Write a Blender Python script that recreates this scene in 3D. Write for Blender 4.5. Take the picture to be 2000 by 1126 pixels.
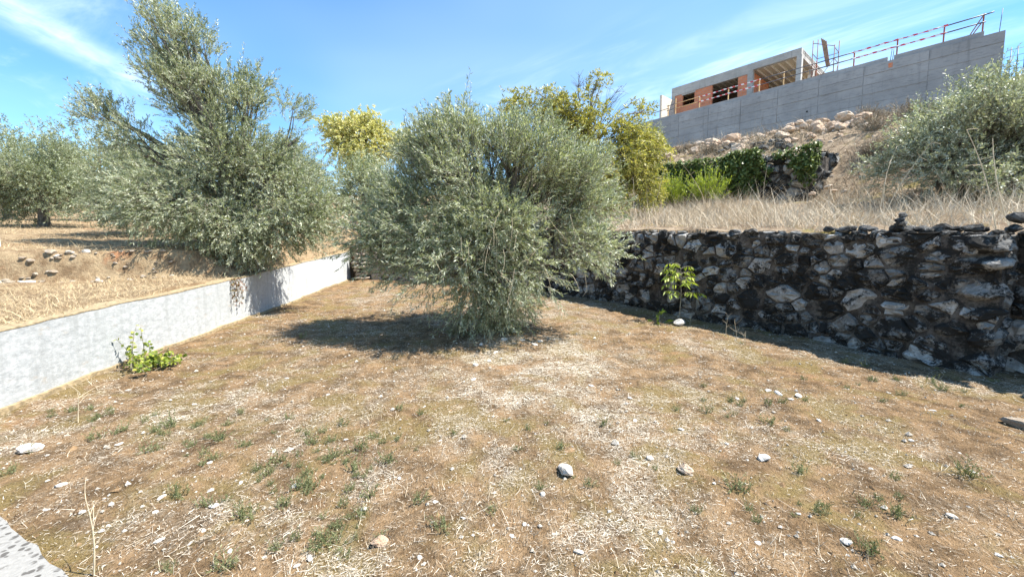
import bpy, math, random
import numpy as np
from mathutils import Vector

# ------------------------------------------------------------------ camera, sky, sun, exposure
S = bpy.context.scene
for o in list(bpy.data.objects): bpy.data.objects.remove(o)
C = S.collection
EYE = 1.8
cd = bpy.data.cameras.new('camera'); cam = bpy.data.objects.new('camera', cd); C.objects.link(cam)
cam.location = (0, 0, EYE); cam.rotation_euler = (math.radians(85), 0, 0)
cd.sensor_width = 36; cd.lens = 14.4; cd.clip_start = 0.05; cd.clip_end = 3000
S.camera = cam

SUN_EL, SUN_AZ = 57.0, 99.0          # azimuth clockwise from +Y
world = bpy.data.worlds.new('World'); S.world = world; world.use_nodes = True
sun_dir = Vector((math.sin(math.radians(SUN_AZ))*math.cos(math.radians(SUN_EL)),
                  math.cos(math.radians(SUN_AZ))*math.cos(math.radians(SUN_EL)), math.sin(math.radians(SUN_EL))))
sl = bpy.data.lights.new('sun', 'SUN'); sl.energy = 5.0; sl.angle = math.radians(0.55); sl.color = (1.0, 0.95, 0.86)
so = bpy.data.objects.new('sun', sl); C.objects.link(so); so.location = (30, -5, 40)
so.rotation_euler = sun_dir.to_track_quat('Z', 'Y').to_euler()
S.view_settings.view_transform = 'Standard'; S.view_settings.look = 'None'
S.view_settings.gamma = 1; S.view_settings.use_curve_mapping = False
S.view_settings.exposure = 1.22
S.render.resolution_x = 1024; S.render.resolution_y = 576

def build_world():
    nt = world.node_tree; nt.nodes.clear()
    N = nt.nodes.new; Lk = nt.links.new
    out = N('ShaderNodeOutputWorld'); bg = N('ShaderNodeBackground'); bg.inputs['Strength'].default_value = 0.12
    sky = N('ShaderNodeTexSky'); sky.sky_type = 'NISHITA'; sky.sun_disc = False
    sky.sun_elevation = math.radians(SUN_EL); sky.sun_rotation = math.radians(SUN_AZ)
    sky.altitude = 250; sky.air_density = 1.0; sky.dust_density = 0.1; sky.ozone_density = 3.0
    tc = N('ShaderNodeTexCoord'); sep = N('ShaderNodeSeparateXYZ'); Lk(tc.outputs['Generated'], sep.inputs[0])
    def m(op, a, b=None):
        n = N('ShaderNodeMath'); n.operation = op
        for i, v in enumerate((a, b)):
            if v is None: continue
            if isinstance(v, (int, float)): n.inputs[i].default_value = v
            else: Lk(v, n.inputs[i])
        return n.outputs[0]
    zc = m('MAXIMUM', sep.outputs[2], 0.06)
    px, py = m('DIVIDE', sep.outputs[0], zc), m('DIVIDE', sep.outputs[1], zc)   # the layer of high cloud as a plane
    def noise(a, b, scale, detail, rough, lo, hi, dist=0.0, off=0.0):
        cb = N('ShaderNodeCombineXYZ'); Lk(a, cb.inputs[0]); Lk(b, cb.inputs[1]); cb.inputs[2].default_value = off
        n = N('ShaderNodeTexNoise'); n.inputs['Scale'].default_value = scale; n.inputs['Detail'].default_value = detail
        n.inputs['Roughness'].default_value = rough; n.inputs['Distortion'].default_value = dist
        Lk(cb.outputs[0], n.inputs['Vector'])
        r = N('ShaderNodeMapRange'); r.interpolation_type = 'SMOOTHSTEP'
        r.inputs[1].default_value = lo; r.inputs[2].default_value = hi; Lk(n.outputs['Fac'], r.inputs[0])
        return r.outputs[0]
    a = m('ADD', m('MULTIPLY', px, 0.72), m('MULTIPLY', py, -0.69))    # along the wisps
    b = m('ADD', m('MULTIPLY', px, 0.69), m('MULTIPLY', py, 0.72))     # across them
    fine = noise(m('MULTIPLY', a, 0.5), m('MULTIPLY', b, 1.5), 1.5, 7, 0.6, 0.47, 0.78, 0.6, 3.1)
    broad = noise(m('MULTIPLY', a, 0.6), b, 0.55, 3, 0.5, 0.42, 0.68, 0.2, 2.2)
    wisps = m('MULTIPLY', fine, broad)
    haze = noise(px, py, 0.35, 3, 0.55, 0.35, 0.75, 0.0, 1.3)
    # one long dissolving trail
    lat = m('ABSOLUTE', m('ADD', m('ADD', px, m('MULTIPLY', py, 0.16)), 1.80))
    band = N('ShaderNodeMapRange'); band.interpolation_type = 'SMOOTHSTEP'
    band.inputs[1].default_value = 0.22; band.inputs[2].default_value = 0.0; Lk(lat, band.inputs[0])
    trail = m('MULTIPLY', band.outputs[0], noise(px, m('MULTIPLY', py, 0.5), 2.5, 5, 0.6, 0.25, 0.7, 0.3, 5.0))
    cover = m('MINIMUM', m('ADD', m('ADD', m('MULTIPLY', wisps, 0.55), m('MULTIPLY', trail, 0.50)), m('MULTIPLY', haze, 0.14)), 0.9)
    mix = N('ShaderNodeMix'); mix.data_type = 'RGBA'; mix.inputs['B'].default_value = (6.6, 7.4, 8.0, 1)
    hs = N('ShaderNodeHueSaturation'); hs.inputs['Saturation'].default_value = 1.22; hs.inputs['Hue'].default_value = 0.493
    Lk(sky.outputs[0], hs.inputs['Color'])
    Lk(cover, mix.inputs['Factor']); Lk(hs.outputs[0], mix.inputs['A'])
    Lk(mix.outputs['Result'], bg.inputs['Color']); Lk(bg.outputs[0], out.inputs[0])
build_world()

rng = np.random.default_rng(7); random.seed(7)

# ------------------------------------------------------------------ helpers
def tag(o, label=None, cat=None, group=None, kind=None):
    if label: o['label'] = label
    if cat: o['category'] = cat
    if group: o['group'] = group
    if kind: o['kind'] = kind
    return o
def thing(name, loc, label, cat, group=None):
    o = bpy.data.objects.new(name, None); C.objects.link(o); o.location = loc
    o.empty_display_size = 0.2
    return tag(o, label, cat, group)
def mesh_data(name, V, faces, mat, smooth=False, attrs=None):
    """V (n,3); faces: (m,k) array or a list of such arrays or list of tuples."""
    me = bpy.data.meshes.new(name)
    V = np.asarray(V, dtype=np.float32)
    if isinstance(faces, np.ndarray): faces = [faces]
    if len(faces) and isinstance(faces[0], np.ndarray):
        idx = np.concatenate([f.ravel() for f in faces]).astype(np.int32)
        cnt = np.concatenate([np.full(len(f), f.shape[1]) for f in faces]).astype(np.int32)
        me.vertices.add(len(V)); me.vertices.foreach_set('co', V.ravel())
        me.loops.add(len(idx)); me.loops.foreach_set('vertex_index', idx)
        me.polygons.add(len(cnt))
        st = np.concatenate([[0], np.cumsum(cnt)[:-1]]).astype(np.int32)
        me.polygons.foreach_set('loop_start', st)
        try: me.polygons.foreach_set('loop_total', cnt)
        except Exception: pass
        me.update(calc_edges=True)
    else:
        me.from_pydata(V.tolist(), [], [tuple(int(i) for i in f) for f in faces]); me.update()
    me.polygons.foreach_set('use_smooth', np.full(len(me.polygons), bool(smooth)))
    if attrs:
        for k, v in attrs.items():
            a = me.attributes.new(k, 'FLOAT', 'POINT'); a.data.foreach_set('value', np.asarray(v, dtype=np.float32))
    if mat: me.materials.append(mat)
    return me
def mesh_obj(name, V, faces, mat, parent=None, smooth=False, attrs=None, origin=None):
    V = np.asarray(V, dtype=np.float64)
    pp = parent
    while pp is not None: V = V - np.array(pp.location); pp = pp.parent
    if parent is not None: pass
    elif origin is not None: V = V - np.array(origin)
    o = bpy.data.objects.new(name, mesh_data(name, V, faces, mat, smooth, attrs)); C.objects.link(o)
    if parent is not None: o.parent = parent
    elif origin is not None: o.location = origin
    return o
def inst(name, me, loc, rot, scale, parent=None):
    o = bpy.data.objects.new(name, me); C.objects.link(o)
    if parent is not None: loc = Vector(loc) - parent.location; o.parent = parent
    o.location = loc; o.rotation_euler = rot; o.scale = scale
    return o
BOXF = np.array([[0,3,2,1],[4,5,6,7],[0,1,5,4],[1,2,6,5],[2,3,7,6],[3,0,4,7]])
def vnoise(x, y, seed=0):
    x = np.asarray(x, float); y = np.asarray(y, float)
    xi = np.floor(x).astype(np.int64); yi = np.floor(y).astype(np.int64); fx = x-xi; fy = y-yi
    def h(a, b):
        n = (a*374761393 + b*668265263 + seed*982451653) & 0x7fffffff
        n = ((n ^ (n >> 13))*1274126177) & 0x7fffffff
        return ((n ^ (n >> 16)) & 0xffff)/65535.0
    u = fx*fx*(3-2*fx); v = fy*fy*(3-2*fy)
    return (h(xi,yi)*(1-u)+h(xi+1,yi)*u)*(1-v)+(h(xi,yi+1)*(1-u)+h(xi+1,yi+1)*u)*v
def fbm(x, y, seed=0, oct=4):
    r = 0; a = 0.5; f = 1.0; t = 0
    for i in range(oct):
        r = r+a*vnoise(np.asarray(x)*f+i*17.3, np.asarray(y)*f-i*9.1, seed+i); t += a; a *= .5; f *= 2.03
    return r/t
def sstep(a, b, x):
    t = np.clip((np.asarray(x, float)-a)/(b-a), 0, 1); return t*t*(3-2*t)
def unit(v): return v/np.maximum(np.linalg.norm(v, axis=-1, keepdims=True), 1e-9)
def rand_dir(r, n): return unit(r.normal(size=(n, 3)))

# ------------------------------------------------------------------ terrain height
LW = np.array([(-4.9,-3.0),(-4.95,1.5),(-5.11,3.96),(-5.24,5.02),(-5.38,6.73),(-5.55,9.02),(-6.18,15.67)])
LWZ = np.array([0.62, 0.86, 1.03, 1.09, 1.19, 1.36, 1.86])          # top of the white wall
RW = np.array([(-6.18,15.67),(-1.5,14.4),(1.52,12.09),(3.79,8.58),(5.2,6.8),(5.97,5.02)])
RT = np.array([(6.42,5.2),(7.6,2.9),(9.5,0.0),(16,-9),(24,-60)])
def grown(a, b):     # outline of the plot moved outwards: a under the white wall, b under the stone wall
    return np.vstack([[(-4.6-a,-60)], LW[:-1]+(-a,0), [(-6.18-a,15.67+b)], RW[1:-1]+(b*.82,b*.57), [(5.8+b*.9,5.5+b*.4),(6.35+b*.5,5.95+b*.4)], RT+(b*.85,b*.45), [(24+b,-60)]])
POLY = grown(.13, .26); POLY_CLEAR = grown(.10, .62)
def inside(x, y, poly=None):
    PP = POLY if poly is None else poly
    r = np.zeros(np.shape(x), bool); n = len(PP)
    for i in range(n):
        x1, y1 = PP[i]; x2, y2 = PP[(i+1) % n]
        if y1 == y2: continue
        c = ((y1 > y) != (y2 > y)) & (x < (x2-x1)*(y-y1)/(y2-y1)+x1); r ^= c
    return r
HQ = np.array([0,5.5,7,8.4,12,14,15.6,17.5,18.6,22,26,35,60,400]); HF = np.array([1.6,1.8,1.95,2.03,2.55,2.95,3.45,5.0,5.75,6.95,7.6,9.4,10.8,11.2])
def z_plot(x, y):
    z = .05*np.clip(y, 0, 40)+(fbm(x*1.3, y*1.3, 3)-.5)*.07+(fbm(x*5, y*5, 5, 3)-.5)*.055
    return z+.10*np.exp(-((x+.28)**2+(y-7.3)**2)/.7)
def z_hill(x, y):
    q = .7586*x+.6515*y; p = .6515*x-.7586*y
    z = np.interp(q, HQ, HF)
    w = sstep(-10.2,-9.4,p)*(1-sstep(-4.0,-3.4,p))                # step of the ivy grown terrace wall
    step = np.interp(q, [14,15.6,16.05,16.25,17.5,18.6], [2.95,3.35,3.4,4.78,5.15,5.75])
    z = z*(1-w)+w*np.where((q > 14) & (q < 18.6), step, z)
    z = z-.042*np.clip(p, -22, 12)
    z = z+(fbm(x*.5, y*.5, 11)-.5)*.5*sstep(9,14,q)+(fbm(x*2, y*2, 12)-.5)*.18
    z = z+.05*np.exp(-((q-22)/2.2)**2)*sstep(-12,-9,p)*(1-sstep(-3.5,-1.5,p))
    return np.where((q > 36.6) & (p > -21.6) & (p < -0.6), 13.7, z)
def z_field(x, y):
    yb = 8.4+(x+7)*.41*np.where(x < -7, 1, .3)
    z = 1.0+.068*(np.clip(y, -6, 60)-3.96)+.10*np.clip(y-28, 0, 60)
    z = z+(.12+.42*(1-sstep(-6.9,-5.8,x)))*sstep(0,.22,y-yb+.25*(fbm(x*1.5,x*0,23)-.5))+.04*np.clip(y-yb, 0, 40)
    return z+(fbm(x*.9, y*.9, 21)-.5)*.16+(fbm(x*4, y*4, 22, 3)-.5)*.06
def hill_share(x, y): return np.maximum(sstep(-7.5,-2.5,x)*sstep(13.5,17,y), sstep(-2.5,0,x))
def height(x, y):
    x = np.asarray(x, float); y = np.asarray(y, float)
    k = hill_share(x, y)
    return np.where(inside(x, y), z_plot(x, y), z_field(x, y)*(1-k)+z_hill(x, y)*k)

# ------------------------------------------------------------------ materials
def new_mat(name):
    m = bpy.data.materials.new(name); m.use_nodes = True; nt = m.node_tree
    return m, nt, nt.nodes['Principled BSDF']
def nd(nt, t, **kw):
    n = nt.nodes.new(t)
    for k, v in kw.items(): setattr(n, k, v)
    return n
def link(nt, v, sock):
    if hasattr(v, 'is_output'): nt.links.new(v, sock)
    else: sock.default_value = v
def mth(nt, op, a, b=0.0, clamp=False):
    n = nd(nt, 'ShaderNodeMath', operation=op, use_clamp=clamp); link(nt, a, n.inputs[0]); link(nt, b, n.inputs[1]); return n.outputs[0]
def mix(nt, f, a, b, mode='MIX'):
    n = nd(nt, 'ShaderNodeMix', data_type='RGBA', blend_type=mode)
    link(nt, f, n.inputs['Factor'])
    for s, v in (('A', a), ('B', b)):
        if isinstance(v, tuple) and len(v) == 3: v = v+(1,)
        link(nt, v, n.inputs[s])
    return n.outputs['Result']
def rng_(nt, v, lo, hi, a=0.0, b=1.0):
    n = nd(nt, 'ShaderNodeMapRange', interpolation_type='SMOOTHSTEP'); link(nt, v, n.inputs[0])
    n.inputs[1].default_value = lo; n.inputs[2].default_value = hi; n.inputs[3].default_value = a; n.inputs[4].default_value = b
    return n.outputs[0]
def pos(nt): return nd(nt, 'ShaderNodeNewGeometry').outputs['Position']
def scaled(nt, v, s):
    n = nd(nt, 'ShaderNodeVectorMath', operation='MULTIPLY'); link(nt, v, n.inputs[0]); n.inputs[1].default_value = s; return n.outputs[0]
def tex(nt, v, scale, detail=5, rough=.6, dist=0.0):
    n = nd(nt, 'ShaderNodeTexNoise'); link(nt, v, n.inputs['Vector']); n.inputs['Scale'].default_value = scale
    n.inputs['Detail'].default_value = detail; n.inputs['Roughness'].default_value = rough; n.inputs['Distortion'].default_value = dist
    return n.outputs['Fac']
def bump(nt, bs, h, strength=.5, dist=.02):
    n = nd(nt, 'ShaderNodeBump'); n.inputs['Strength'].default_value = strength; n.inputs['Distance'].default_value = dist
    link(nt, h, n.inputs['Height']); nt.links.new(n.outputs[0], bs.inputs['Normal'])
def attr(nt, name): return nd(nt, 'ShaderNodeAttribute', attribute_name=name).outputs['Fac']

def mat_ground():
    m, nt, b = new_mat('ground_soil'); P = pos(nt)
    n1 = tex(nt, P, 0.9, 6, .62); n2 = tex(nt, P, 4.5, 6, .65); n3 = tex(nt, P, 22, 5, .7); n4 = tex(nt, P, 90, 3, .7)
    n5 = tex(nt, scaled(nt, P, (1,1,1)), 1.7, 5, .6, .4)
    soil = mix(nt, rng_(nt, n2, .35, .65), (.12,.075,.038), (.33,.212,.112))
    soil = mix(nt, rng_(nt, n1, .58, .72), soil, (.38,.222,.112))            # redder earth
    moss = mix(nt, n3, (.145,.105,.035), (.31,.23,.09))
    plot = mix(nt, mth(nt, 'MULTIPLY', rng_(nt, n5, .48, .62), .85), soil, moss)
    straw = mix(nt, n3, (.24,.185,.12), (.50,.43,.33))
    plot = mix(nt, mth(nt, 'MULTIPLY', attr(nt, 'litter'), rng_(nt, n3, .38, .60)), plot, straw)
    plot = mix(nt, rng_(nt, n4, .60, .70, 0, .4), plot, (.50,.43,.33))
    plot = mix(nt, rng_(nt, n4, .47, .33, 0, .8), plot, (.075,.045,.024))  # fine dark specks: shade of small holes painted into the soil
    plot = mix(nt, rng_(nt, n3, .42, .30, 0, .6), plot, (.10,.062,.034))  # coarser hollows, their shade likewise put into the colour
    field = mix(nt, rng_(nt, n2, .35, .65), (.23,.155,.09), (.43,.325,.20))
    field = mix(nt, rng_(nt, n1, .60, .70, 0, .8), field, (.38,.165,.08))
    field = mix(nt, rng_(nt, n4, .45, .32, 0, .6), field, (.12,.08,.045))
    hill = mix(nt, rng_(nt, n2, .35, .65), (.20,.145,.095), (.40,.31,.215))
    hill = mix(nt, rng_(nt, n5, .55, .68, 0, .8), hill, (.24,.20,.055))
    hill = mix(nt, rng_(nt, n4, .45, .32, 0, .6), hill, (.09,.065,.045))
    hill = mix(nt, rng_(nt, n3, .58, .72, 0, .7), hill, (.50,.42,.34))
    c = mix(nt, attr(nt, 'hill'), mix(nt, attr(nt, 'field'), plot, field), hill)
    nt.links.new(c, b.inputs['Base Color']); b.inputs['Roughness'].default_value = .95; b.inputs['Specular IOR Level'].default_value = .1
    bump(nt, b, mth(nt, 'ADD', mth(nt, 'MULTIPLY', n3, .9), mth(nt, 'MULTIPLY', n4, .45)), 1.0, .045)
    return m
def mat_leaf(name, dark, mid, light, trans=.25, rough=.5, spec=.35):
    m, nt, b = new_mat(name); t = attr(nt, 'tone')
    r = nd(nt, 'ShaderNodeValToRGB'); link(nt, t, r.inputs[0])
    r.color_ramp.elements[0].color = dark+(1,); r.color_ramp.elements[1].color = light+(1,)
    e = r.color_ramp.elements.new(.5); e.color = mid+(1,)
    nt.links.new(r.outputs[0], b.inputs['Base Color']); b.inputs['Roughness'].default_value = rough; b.inputs['Specular IOR Level'].default_value = spec
    tr = nd(nt, 'ShaderNodeBsdfTranslucent'); link(nt, mix(nt, 1.0, r.outputs[0], (.95,1.0,.5), 'MULTIPLY'), tr.inputs['Color'])
    ms = nd(nt, 'ShaderNodeMixShader'); ms.inputs[0].default_value = trans
    nt.links.new(b.outputs[0], ms.inputs[1]); nt.links.new(tr.outputs[0], ms.inputs[2])
    nt.links.new(ms.outputs[0], nt.nodes['Material Output'].inputs['Surface'])
    return m
def mat_bark(name, a, c):
    m, nt, b = new_mat(name); P = pos(nt)
    n = tex(nt, scaled(nt, P, (1,1,.3)), 24, 5, .65)
    nt.links.new(mix(nt, rng_(nt, n, .35, .68), a, c), b.inputs['Base Color']); b.inputs['Roughness'].default_value = .9
    bump(nt, b, n, .8, .02); return m
def mat_stone(name, lo, hi, dirt, amount=.5, lichen=(.03,.028,.025), obj_var=True):
    m, nt, b = new_mat(name); P = pos(nt)
    n1 = tex(nt, P, 7, 6, .65); n2 = tex(nt, P, 34, 5, .7); n3 = tex(nt, P, 3.2, 7, .68, .3); n4 = tex(nt, P, 120, 3, .6)
    c = mix(nt, rng_(nt, n1, .35, .65), lo, hi)
    if obj_var:
        rnd = nd(nt, 'ShaderNodeObjectInfo').outputs['Random']
        c = mix(nt, mth(nt, 'MULTIPLY', rnd, .55), c, dirt)
    c = mix(nt, rng_(nt, n2, .5, .68, 0, .6), c, dirt)
    c = mix(nt, rng_(nt, tex(nt, P, 11, 5, .7), .60, .68, 0, .7 if amount > .3 else 0), c, tuple(min(1, v*1.35) for v in hi))
    if amount > 0:
        k = mth(nt, 'ADD', n3, mth(nt, 'MULTIPLY', n2, .35))
        c = mix(nt, rng_(nt, k, .88-.36*amount, 1.0-.36*amount), c, lichen)
    nt.links.new(c, b.inputs['Base Color']); b.inputs['Roughness'].default_value = .93; b.inputs['Specular IOR Level'].default_value = .2
    bump(nt, b, mth(nt, 'ADD', n2, mth(nt, 'MULTIPLY', n4, .4)), .9, .025); return m
def mat_straw(name, a, c):
    m, nt, b = new_mat(name); nt.links.new(mix(nt, attr(nt, 'tone'), a, c), b.inputs['Base Color'])
    b.inputs['Roughness'].default_value = .75; b.inputs['Specular IOR Level'].default_value = .2; return m
def mat_plain(name, c, rough=.7, metal=0.0, var=.25, scale=9):
    m, nt, b = new_mat(name); n = tex(nt, pos(nt), scale, 5, .6)
    nt.links.new(mix(nt, rng_(nt, n, .3, .7), tuple(v*(1-var) for v in c), tuple(min(1, v*(1+var*.6)) for v in c)), b.inputs['Base Color'])
    b.inputs['Roughness'].default_value = rough; b.inputs['Metallic'].default_value = metal; return m
def mat_whitewash():
    m, nt, b = new_mat('old_whitewash'); P = pos(nt)
    sp = nd(nt, 'ShaderNodeSeparateXYZ'); link(nt, P, sp.inputs[0])
    n1 = tex(nt, P, 1.1, 5, .6); n2 = tex(nt, scaled(nt, P, (1,.6,1.2)), 16, 9, .82); n3 = tex(nt, P, 40, 4, .7); n4 = tex(nt, scaled(nt, P, (6,6,.45)), 1.8, 6, .65)
    c = mix(nt, n1, (.42,.44,.45), (.60,.61,.61))
    worn = mth(nt, 'ADD', rng_(nt, sp.outputs[1], 11.5, 4.5, 0, .15), mth(nt, 'MULTIPLY', n1, .16))     # the paint is most worn at the low end
    k = mth(nt, 'ADD', n2, worn)
    c = mix(nt, rng_(nt, k, .52, .95, 0, .80), c, (.20,.215,.22))
    c = mix(nt, rng_(nt, n4, .48, .70, 0, .55), c, (.30,.31,.305))                 # rain streaks
    c = mix(nt, rng_(nt, tex(nt, P, .6, 4, .6), .45, .65, 0, .45), c, (.36,.375,.375))
    c = mix(nt, rng_(nt, n3, .66, .76, 0, .5), c, (.16,.16,.15))
    c = mix(nt, rng_(nt, tex(nt, scaled(nt, P, (1,1,3)), 4, 5, .65), .58, .70, 0, .35), c, (.34,.27,.19))   # soil stains
    nt.links.new(c, b.inputs['Base Color']); b.inputs['Roughness'].default_value = .9; b.inputs['Specular IOR Level'].default_value = .15
    bump(nt, b, mth(nt, 'ADD', n2, mth(nt, 'MULTIPLY', n3, .5)), .5, .012); return m
def mat_concrete(name, a, c, lines=True):
    m, nt, b = new_mat(name); P = pos(nt)
    n1 = tex(nt, P, .8, 6, .6); n2 = tex(nt, scaled(nt, P, (1,1,5)), 2.2, 5, .65); n3 = tex(nt, P, 30, 4, .6)
    rnd = nd(nt, 'ShaderNodeObjectInfo').outputs['Random']
    col = mix(nt, rng_(nt, n1, .3, .7), a, c)
    col = mix(nt, mth(nt, 'MULTIPLY', rnd, .35), col, tuple(v*.8 for v in a))
    col = mix(nt, rng_(nt, n2, .50, .70, 0, .6), col, tuple(v*.62 for v in a))
    col = mix(nt, rng_(nt, tex(nt, scaled(nt, P, (3,3,.25)), 1.5, 5, .6), .55, .75, 0, .5), col, tuple(v*.55 for v in a))
    col = mix(nt, rng_(nt, n3, .6, .75, 0, .3), col, tuple(min(1, v*1.25) for v in c))
    nt.links.new(col, b.inputs['Base Color']); b.inputs['Roughness'].default_value = .88
    bump(nt, b, n3, .3, .01); return m
def mat_hollow_brick():
    m, nt, b = new_mat('hollow_brick'); P = pos(nt)
    d = nd(nt, 'ShaderNodeVectorMath', operation='DOT_PRODUCT'); link(nt, P, d.inputs[0]); d.inputs[1].default_value = (.6515,-.7586,0)
    sp = nd(nt, 'ShaderNodeSeparateXYZ'); link(nt, P, sp.inputs[0])
    cb = nd(nt, 'ShaderNodeCombineXYZ'); link(nt, d.outputs['Value'], cb.inputs[0]); link(nt, sp.outputs[2], cb.inputs[1])
    br = nd(nt, 'ShaderNodeTexBrick'); link(nt, cb.outputs[0], br.inputs['Vector'])
    br.inputs['Color1'].default_value = (.60,.19,.085,1); br.inputs['Color2'].default_value = (.72,.27,.13,1); br.inputs['Mortar'].default_value = (.40,.30,.25,1)
    br.inputs['Scale'].default_value = 1; br.inputs['Mortar Size'].default_value = .012; br.inputs['Brick Width'].default_value = .31; br.inputs['Row Height'].default_value = .21
    n = tex(nt, P, 3, 4, .6)
    nt.links.new(mix(nt, mth(nt, 'MULTIPLY', n, .45), br.outputs['Color'], (.42,.20,.13)), b.inputs['Base Color']); b.inputs['Roughness'].default_value = .9
    bump(nt, b, br.outputs['Fac'], -.4, .01); return m
def mat_tape():
    m, nt, b = new_mat('barrier_tape'); P = pos(nt)
    d = nd(nt, 'ShaderNodeVectorMath', operation='DOT_PRODUCT'); link(nt, P, d.inputs[0]); d.inputs[1].default_value = (.6515,-.7586,.8)
    f = mth(nt, 'FRACT', mth(nt, 'MULTIPLY', d.outputs['Value'], 2.3))
    nt.links.new(mix(nt, mth(nt, 'GREATER_THAN', f, .5), (.78,.76,.76), (.62,.07,.08)), b.inputs['Base Color']); b.inputs['Roughness'].default_value = .45; return m
def mat_kerb():
    m, nt, b = new_mat('lichened_render'); P = pos(nt)
    n1 = tex(nt, P, 7, 3, .5, .3); n2 = tex(nt, P, 45, 3, .6)
    c = mix(nt, n2, (.20,.19,.175), (.34,.33,.305))
    v = nd(nt, 'ShaderNodeTexVoronoi'); link(nt, P, v.inputs['Vector']); v.inputs['Scale'].default_value = 24
    k = mth(nt, 'MULTIPLY', rng_(nt, mth(nt, 'ADD', v.outputs['Distance'], mth(nt, 'MULTIPLY', n2, .25)), .58, .46), rng_(nt, n1, .40, .52))
    c = mix(nt, mth(nt, 'MULTIPLY', k, .8), c, (.05,.043,.037))
    nt.links.new(c, b.inputs['Base Color']); b.inputs['Roughness'].default_value = .92; bump(nt, b, n2, .6, .01); return m

M = dict(
 ground=mat_ground(),
 olive=mat_leaf('olive_leaf', (.125,.155,.08), (.30,.335,.205), (.64,.66,.53), .36, .42, .45),
 olive_far=mat_leaf('olive_leaf_dusty', (.155,.185,.10), (.31,.345,.215), (.56,.59,.45), .36, .5, .4),
 olive_pale=mat_leaf('olive_leaf_silver', (.14,.16,.095), (.36,.385,.28), (.72,.73,.62), .28, .42, .45),
 walnut=mat_leaf('walnut_leaf_turning', (.19,.20,.055), (.43,.41,.11), (.64,.55,.21), .38, .45, .3),
 yellow=mat_leaf('leaf_yellowing', (.34,.37,.13), (.62,.58,.24), (.78,.70,.40), .36, .5, .3),
 green=mat_leaf('leaf_fresh', (.16,.22,.03), (.33,.42,.055), (.52,.56,.12), .35, .45, .35),
 ivy=mat_leaf('ivy_leaf', (.08,.11,.035), (.18,.235,.075), (.34,.39,.15), .35, .45, .4),
 broom=mat_leaf('broom_green', (.20,.27,.03), (.38,.46,.05), (.50,.56,.09), .3, .5, .3),
 dry_twig=mat_straw('dry_bush_twigs', (.16,.12,.085), (.50,.41,.30)),
 vine=mat_leaf('vine_leaf', (.10,.17,.03), (.24,.31,.05), (.48,.47,.09), .3, .45, .35),
 weed=mat_leaf('weed_leaf', (.09,.105,.045), (.18,.20,.09), (.34,.35,.18), .25, .6, .3),
 bark=mat_bark('olive_bark', (.06,.05,.04), (.20,.175,.14)),
 twig=mat_bark('twig_bark', (.16,.14,.10), (.30,.27,.21)),
 wtwig=mat_bark('walnut_bark', (.10,.08,.065), (.22,.185,.16)),
 wall_stone=mat_stone('wall_limestone', (.19,.185,.175), (.42,.405,.38), (.14,.125,.105), .78),
 wall_stone_dark=mat_stone('wall_limestone_black', (.14,.135,.125), (.33,.315,.295), (.10,.088,.075), .92),
 wall_stone_light=mat_stone('wall_limestone_pale', (.30,.29,.27), (.60,.58,.55), (.25,.22,.19), .56),
 pale_wall=mat_stone('pale_wall_stone', (.38,.33,.27), (.62,.56,.48), (.33,.25,.18), .25),
 bank_stone=mat_stone('earthy_stone', (.30,.255,.20), (.50,.45,.38), (.28,.20,.13), .15),
 wall_core=mat_stone('dark_wall_earth', (.055,.045,.038), (.16,.14,.12), (.045,.038,.033), .6, obj_var=False),
 dark_stone=mat_stone('blackened_stone', (.085,.082,.08), (.24,.235,.22), (.055,.052,.05), .68),
 white_stone=mat_stone('pale_limestone', (.62,.59,.53), (.84,.81,.76), (.55,.48,.40), 0),
 boulder=mat_stone('ochre_limestone', (.44,.34,.25), (.68,.58,.47), (.45,.28,.17), .10),
 straw=mat_straw('dry_straw', (.27,.20,.12), (.72,.64,.50)),
 litter=mat_straw('bleached_litter', (.24,.17,.10), (.82,.75,.63)),
 tall=mat_straw('tall_dry_grass', (.30,.22,.14), (.76,.66,.50)),
 field_grass=mat_straw('yellow_dry_grass', (.30,.215,.12), (.62,.50,.32)),
 white=mat_whitewash(), kerb=mat_kerb(),
 coping=mat_plain('earthy_wall_top', (.34,.26,.15), .95, 0, .4, 20),
 concrete=mat_concrete('board_cast_concrete', (.29,.295,.305), (.385,.39,.40)),
 concrete2=mat_concrete('frame_concrete', (.36,.35,.33), (.50,.48,.455)),
 pale_render=mat_plain('cream_block', (.66,.58,.48), .9, 0, .12, 4),
 rib=mat_plain('precast_joist', (.80,.77,.68), .85, 0, .12, 4),
 infill=mat_plain('ceiling_block', (.56,.50,.38), .9, 0, .2, 6),
 brick=mat_hollow_brick(), tape=mat_tape(),
 steel=mat_plain('rusty_steel', (.20,.10,.075), .7, .2, .35, 6),
 post=mat_plain('rust_red_post', (.36,.13,.08), .7, .1, .3, 6),
 timber=mat_plain('site_timber', (.60,.40,.20), .8, 0, .2, 6),
 rail=mat_plain('grey_pipe', (.12,.12,.14), .5, .3, .2, 6),
 plank=mat_plain('scaffold_plank', (.34,.22,.15), .85, 0, .3, 6),
 paint=mat_plain('white_pillar_paint', (.80,.80,.78), .8, 0, .06, 3),
)

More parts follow.
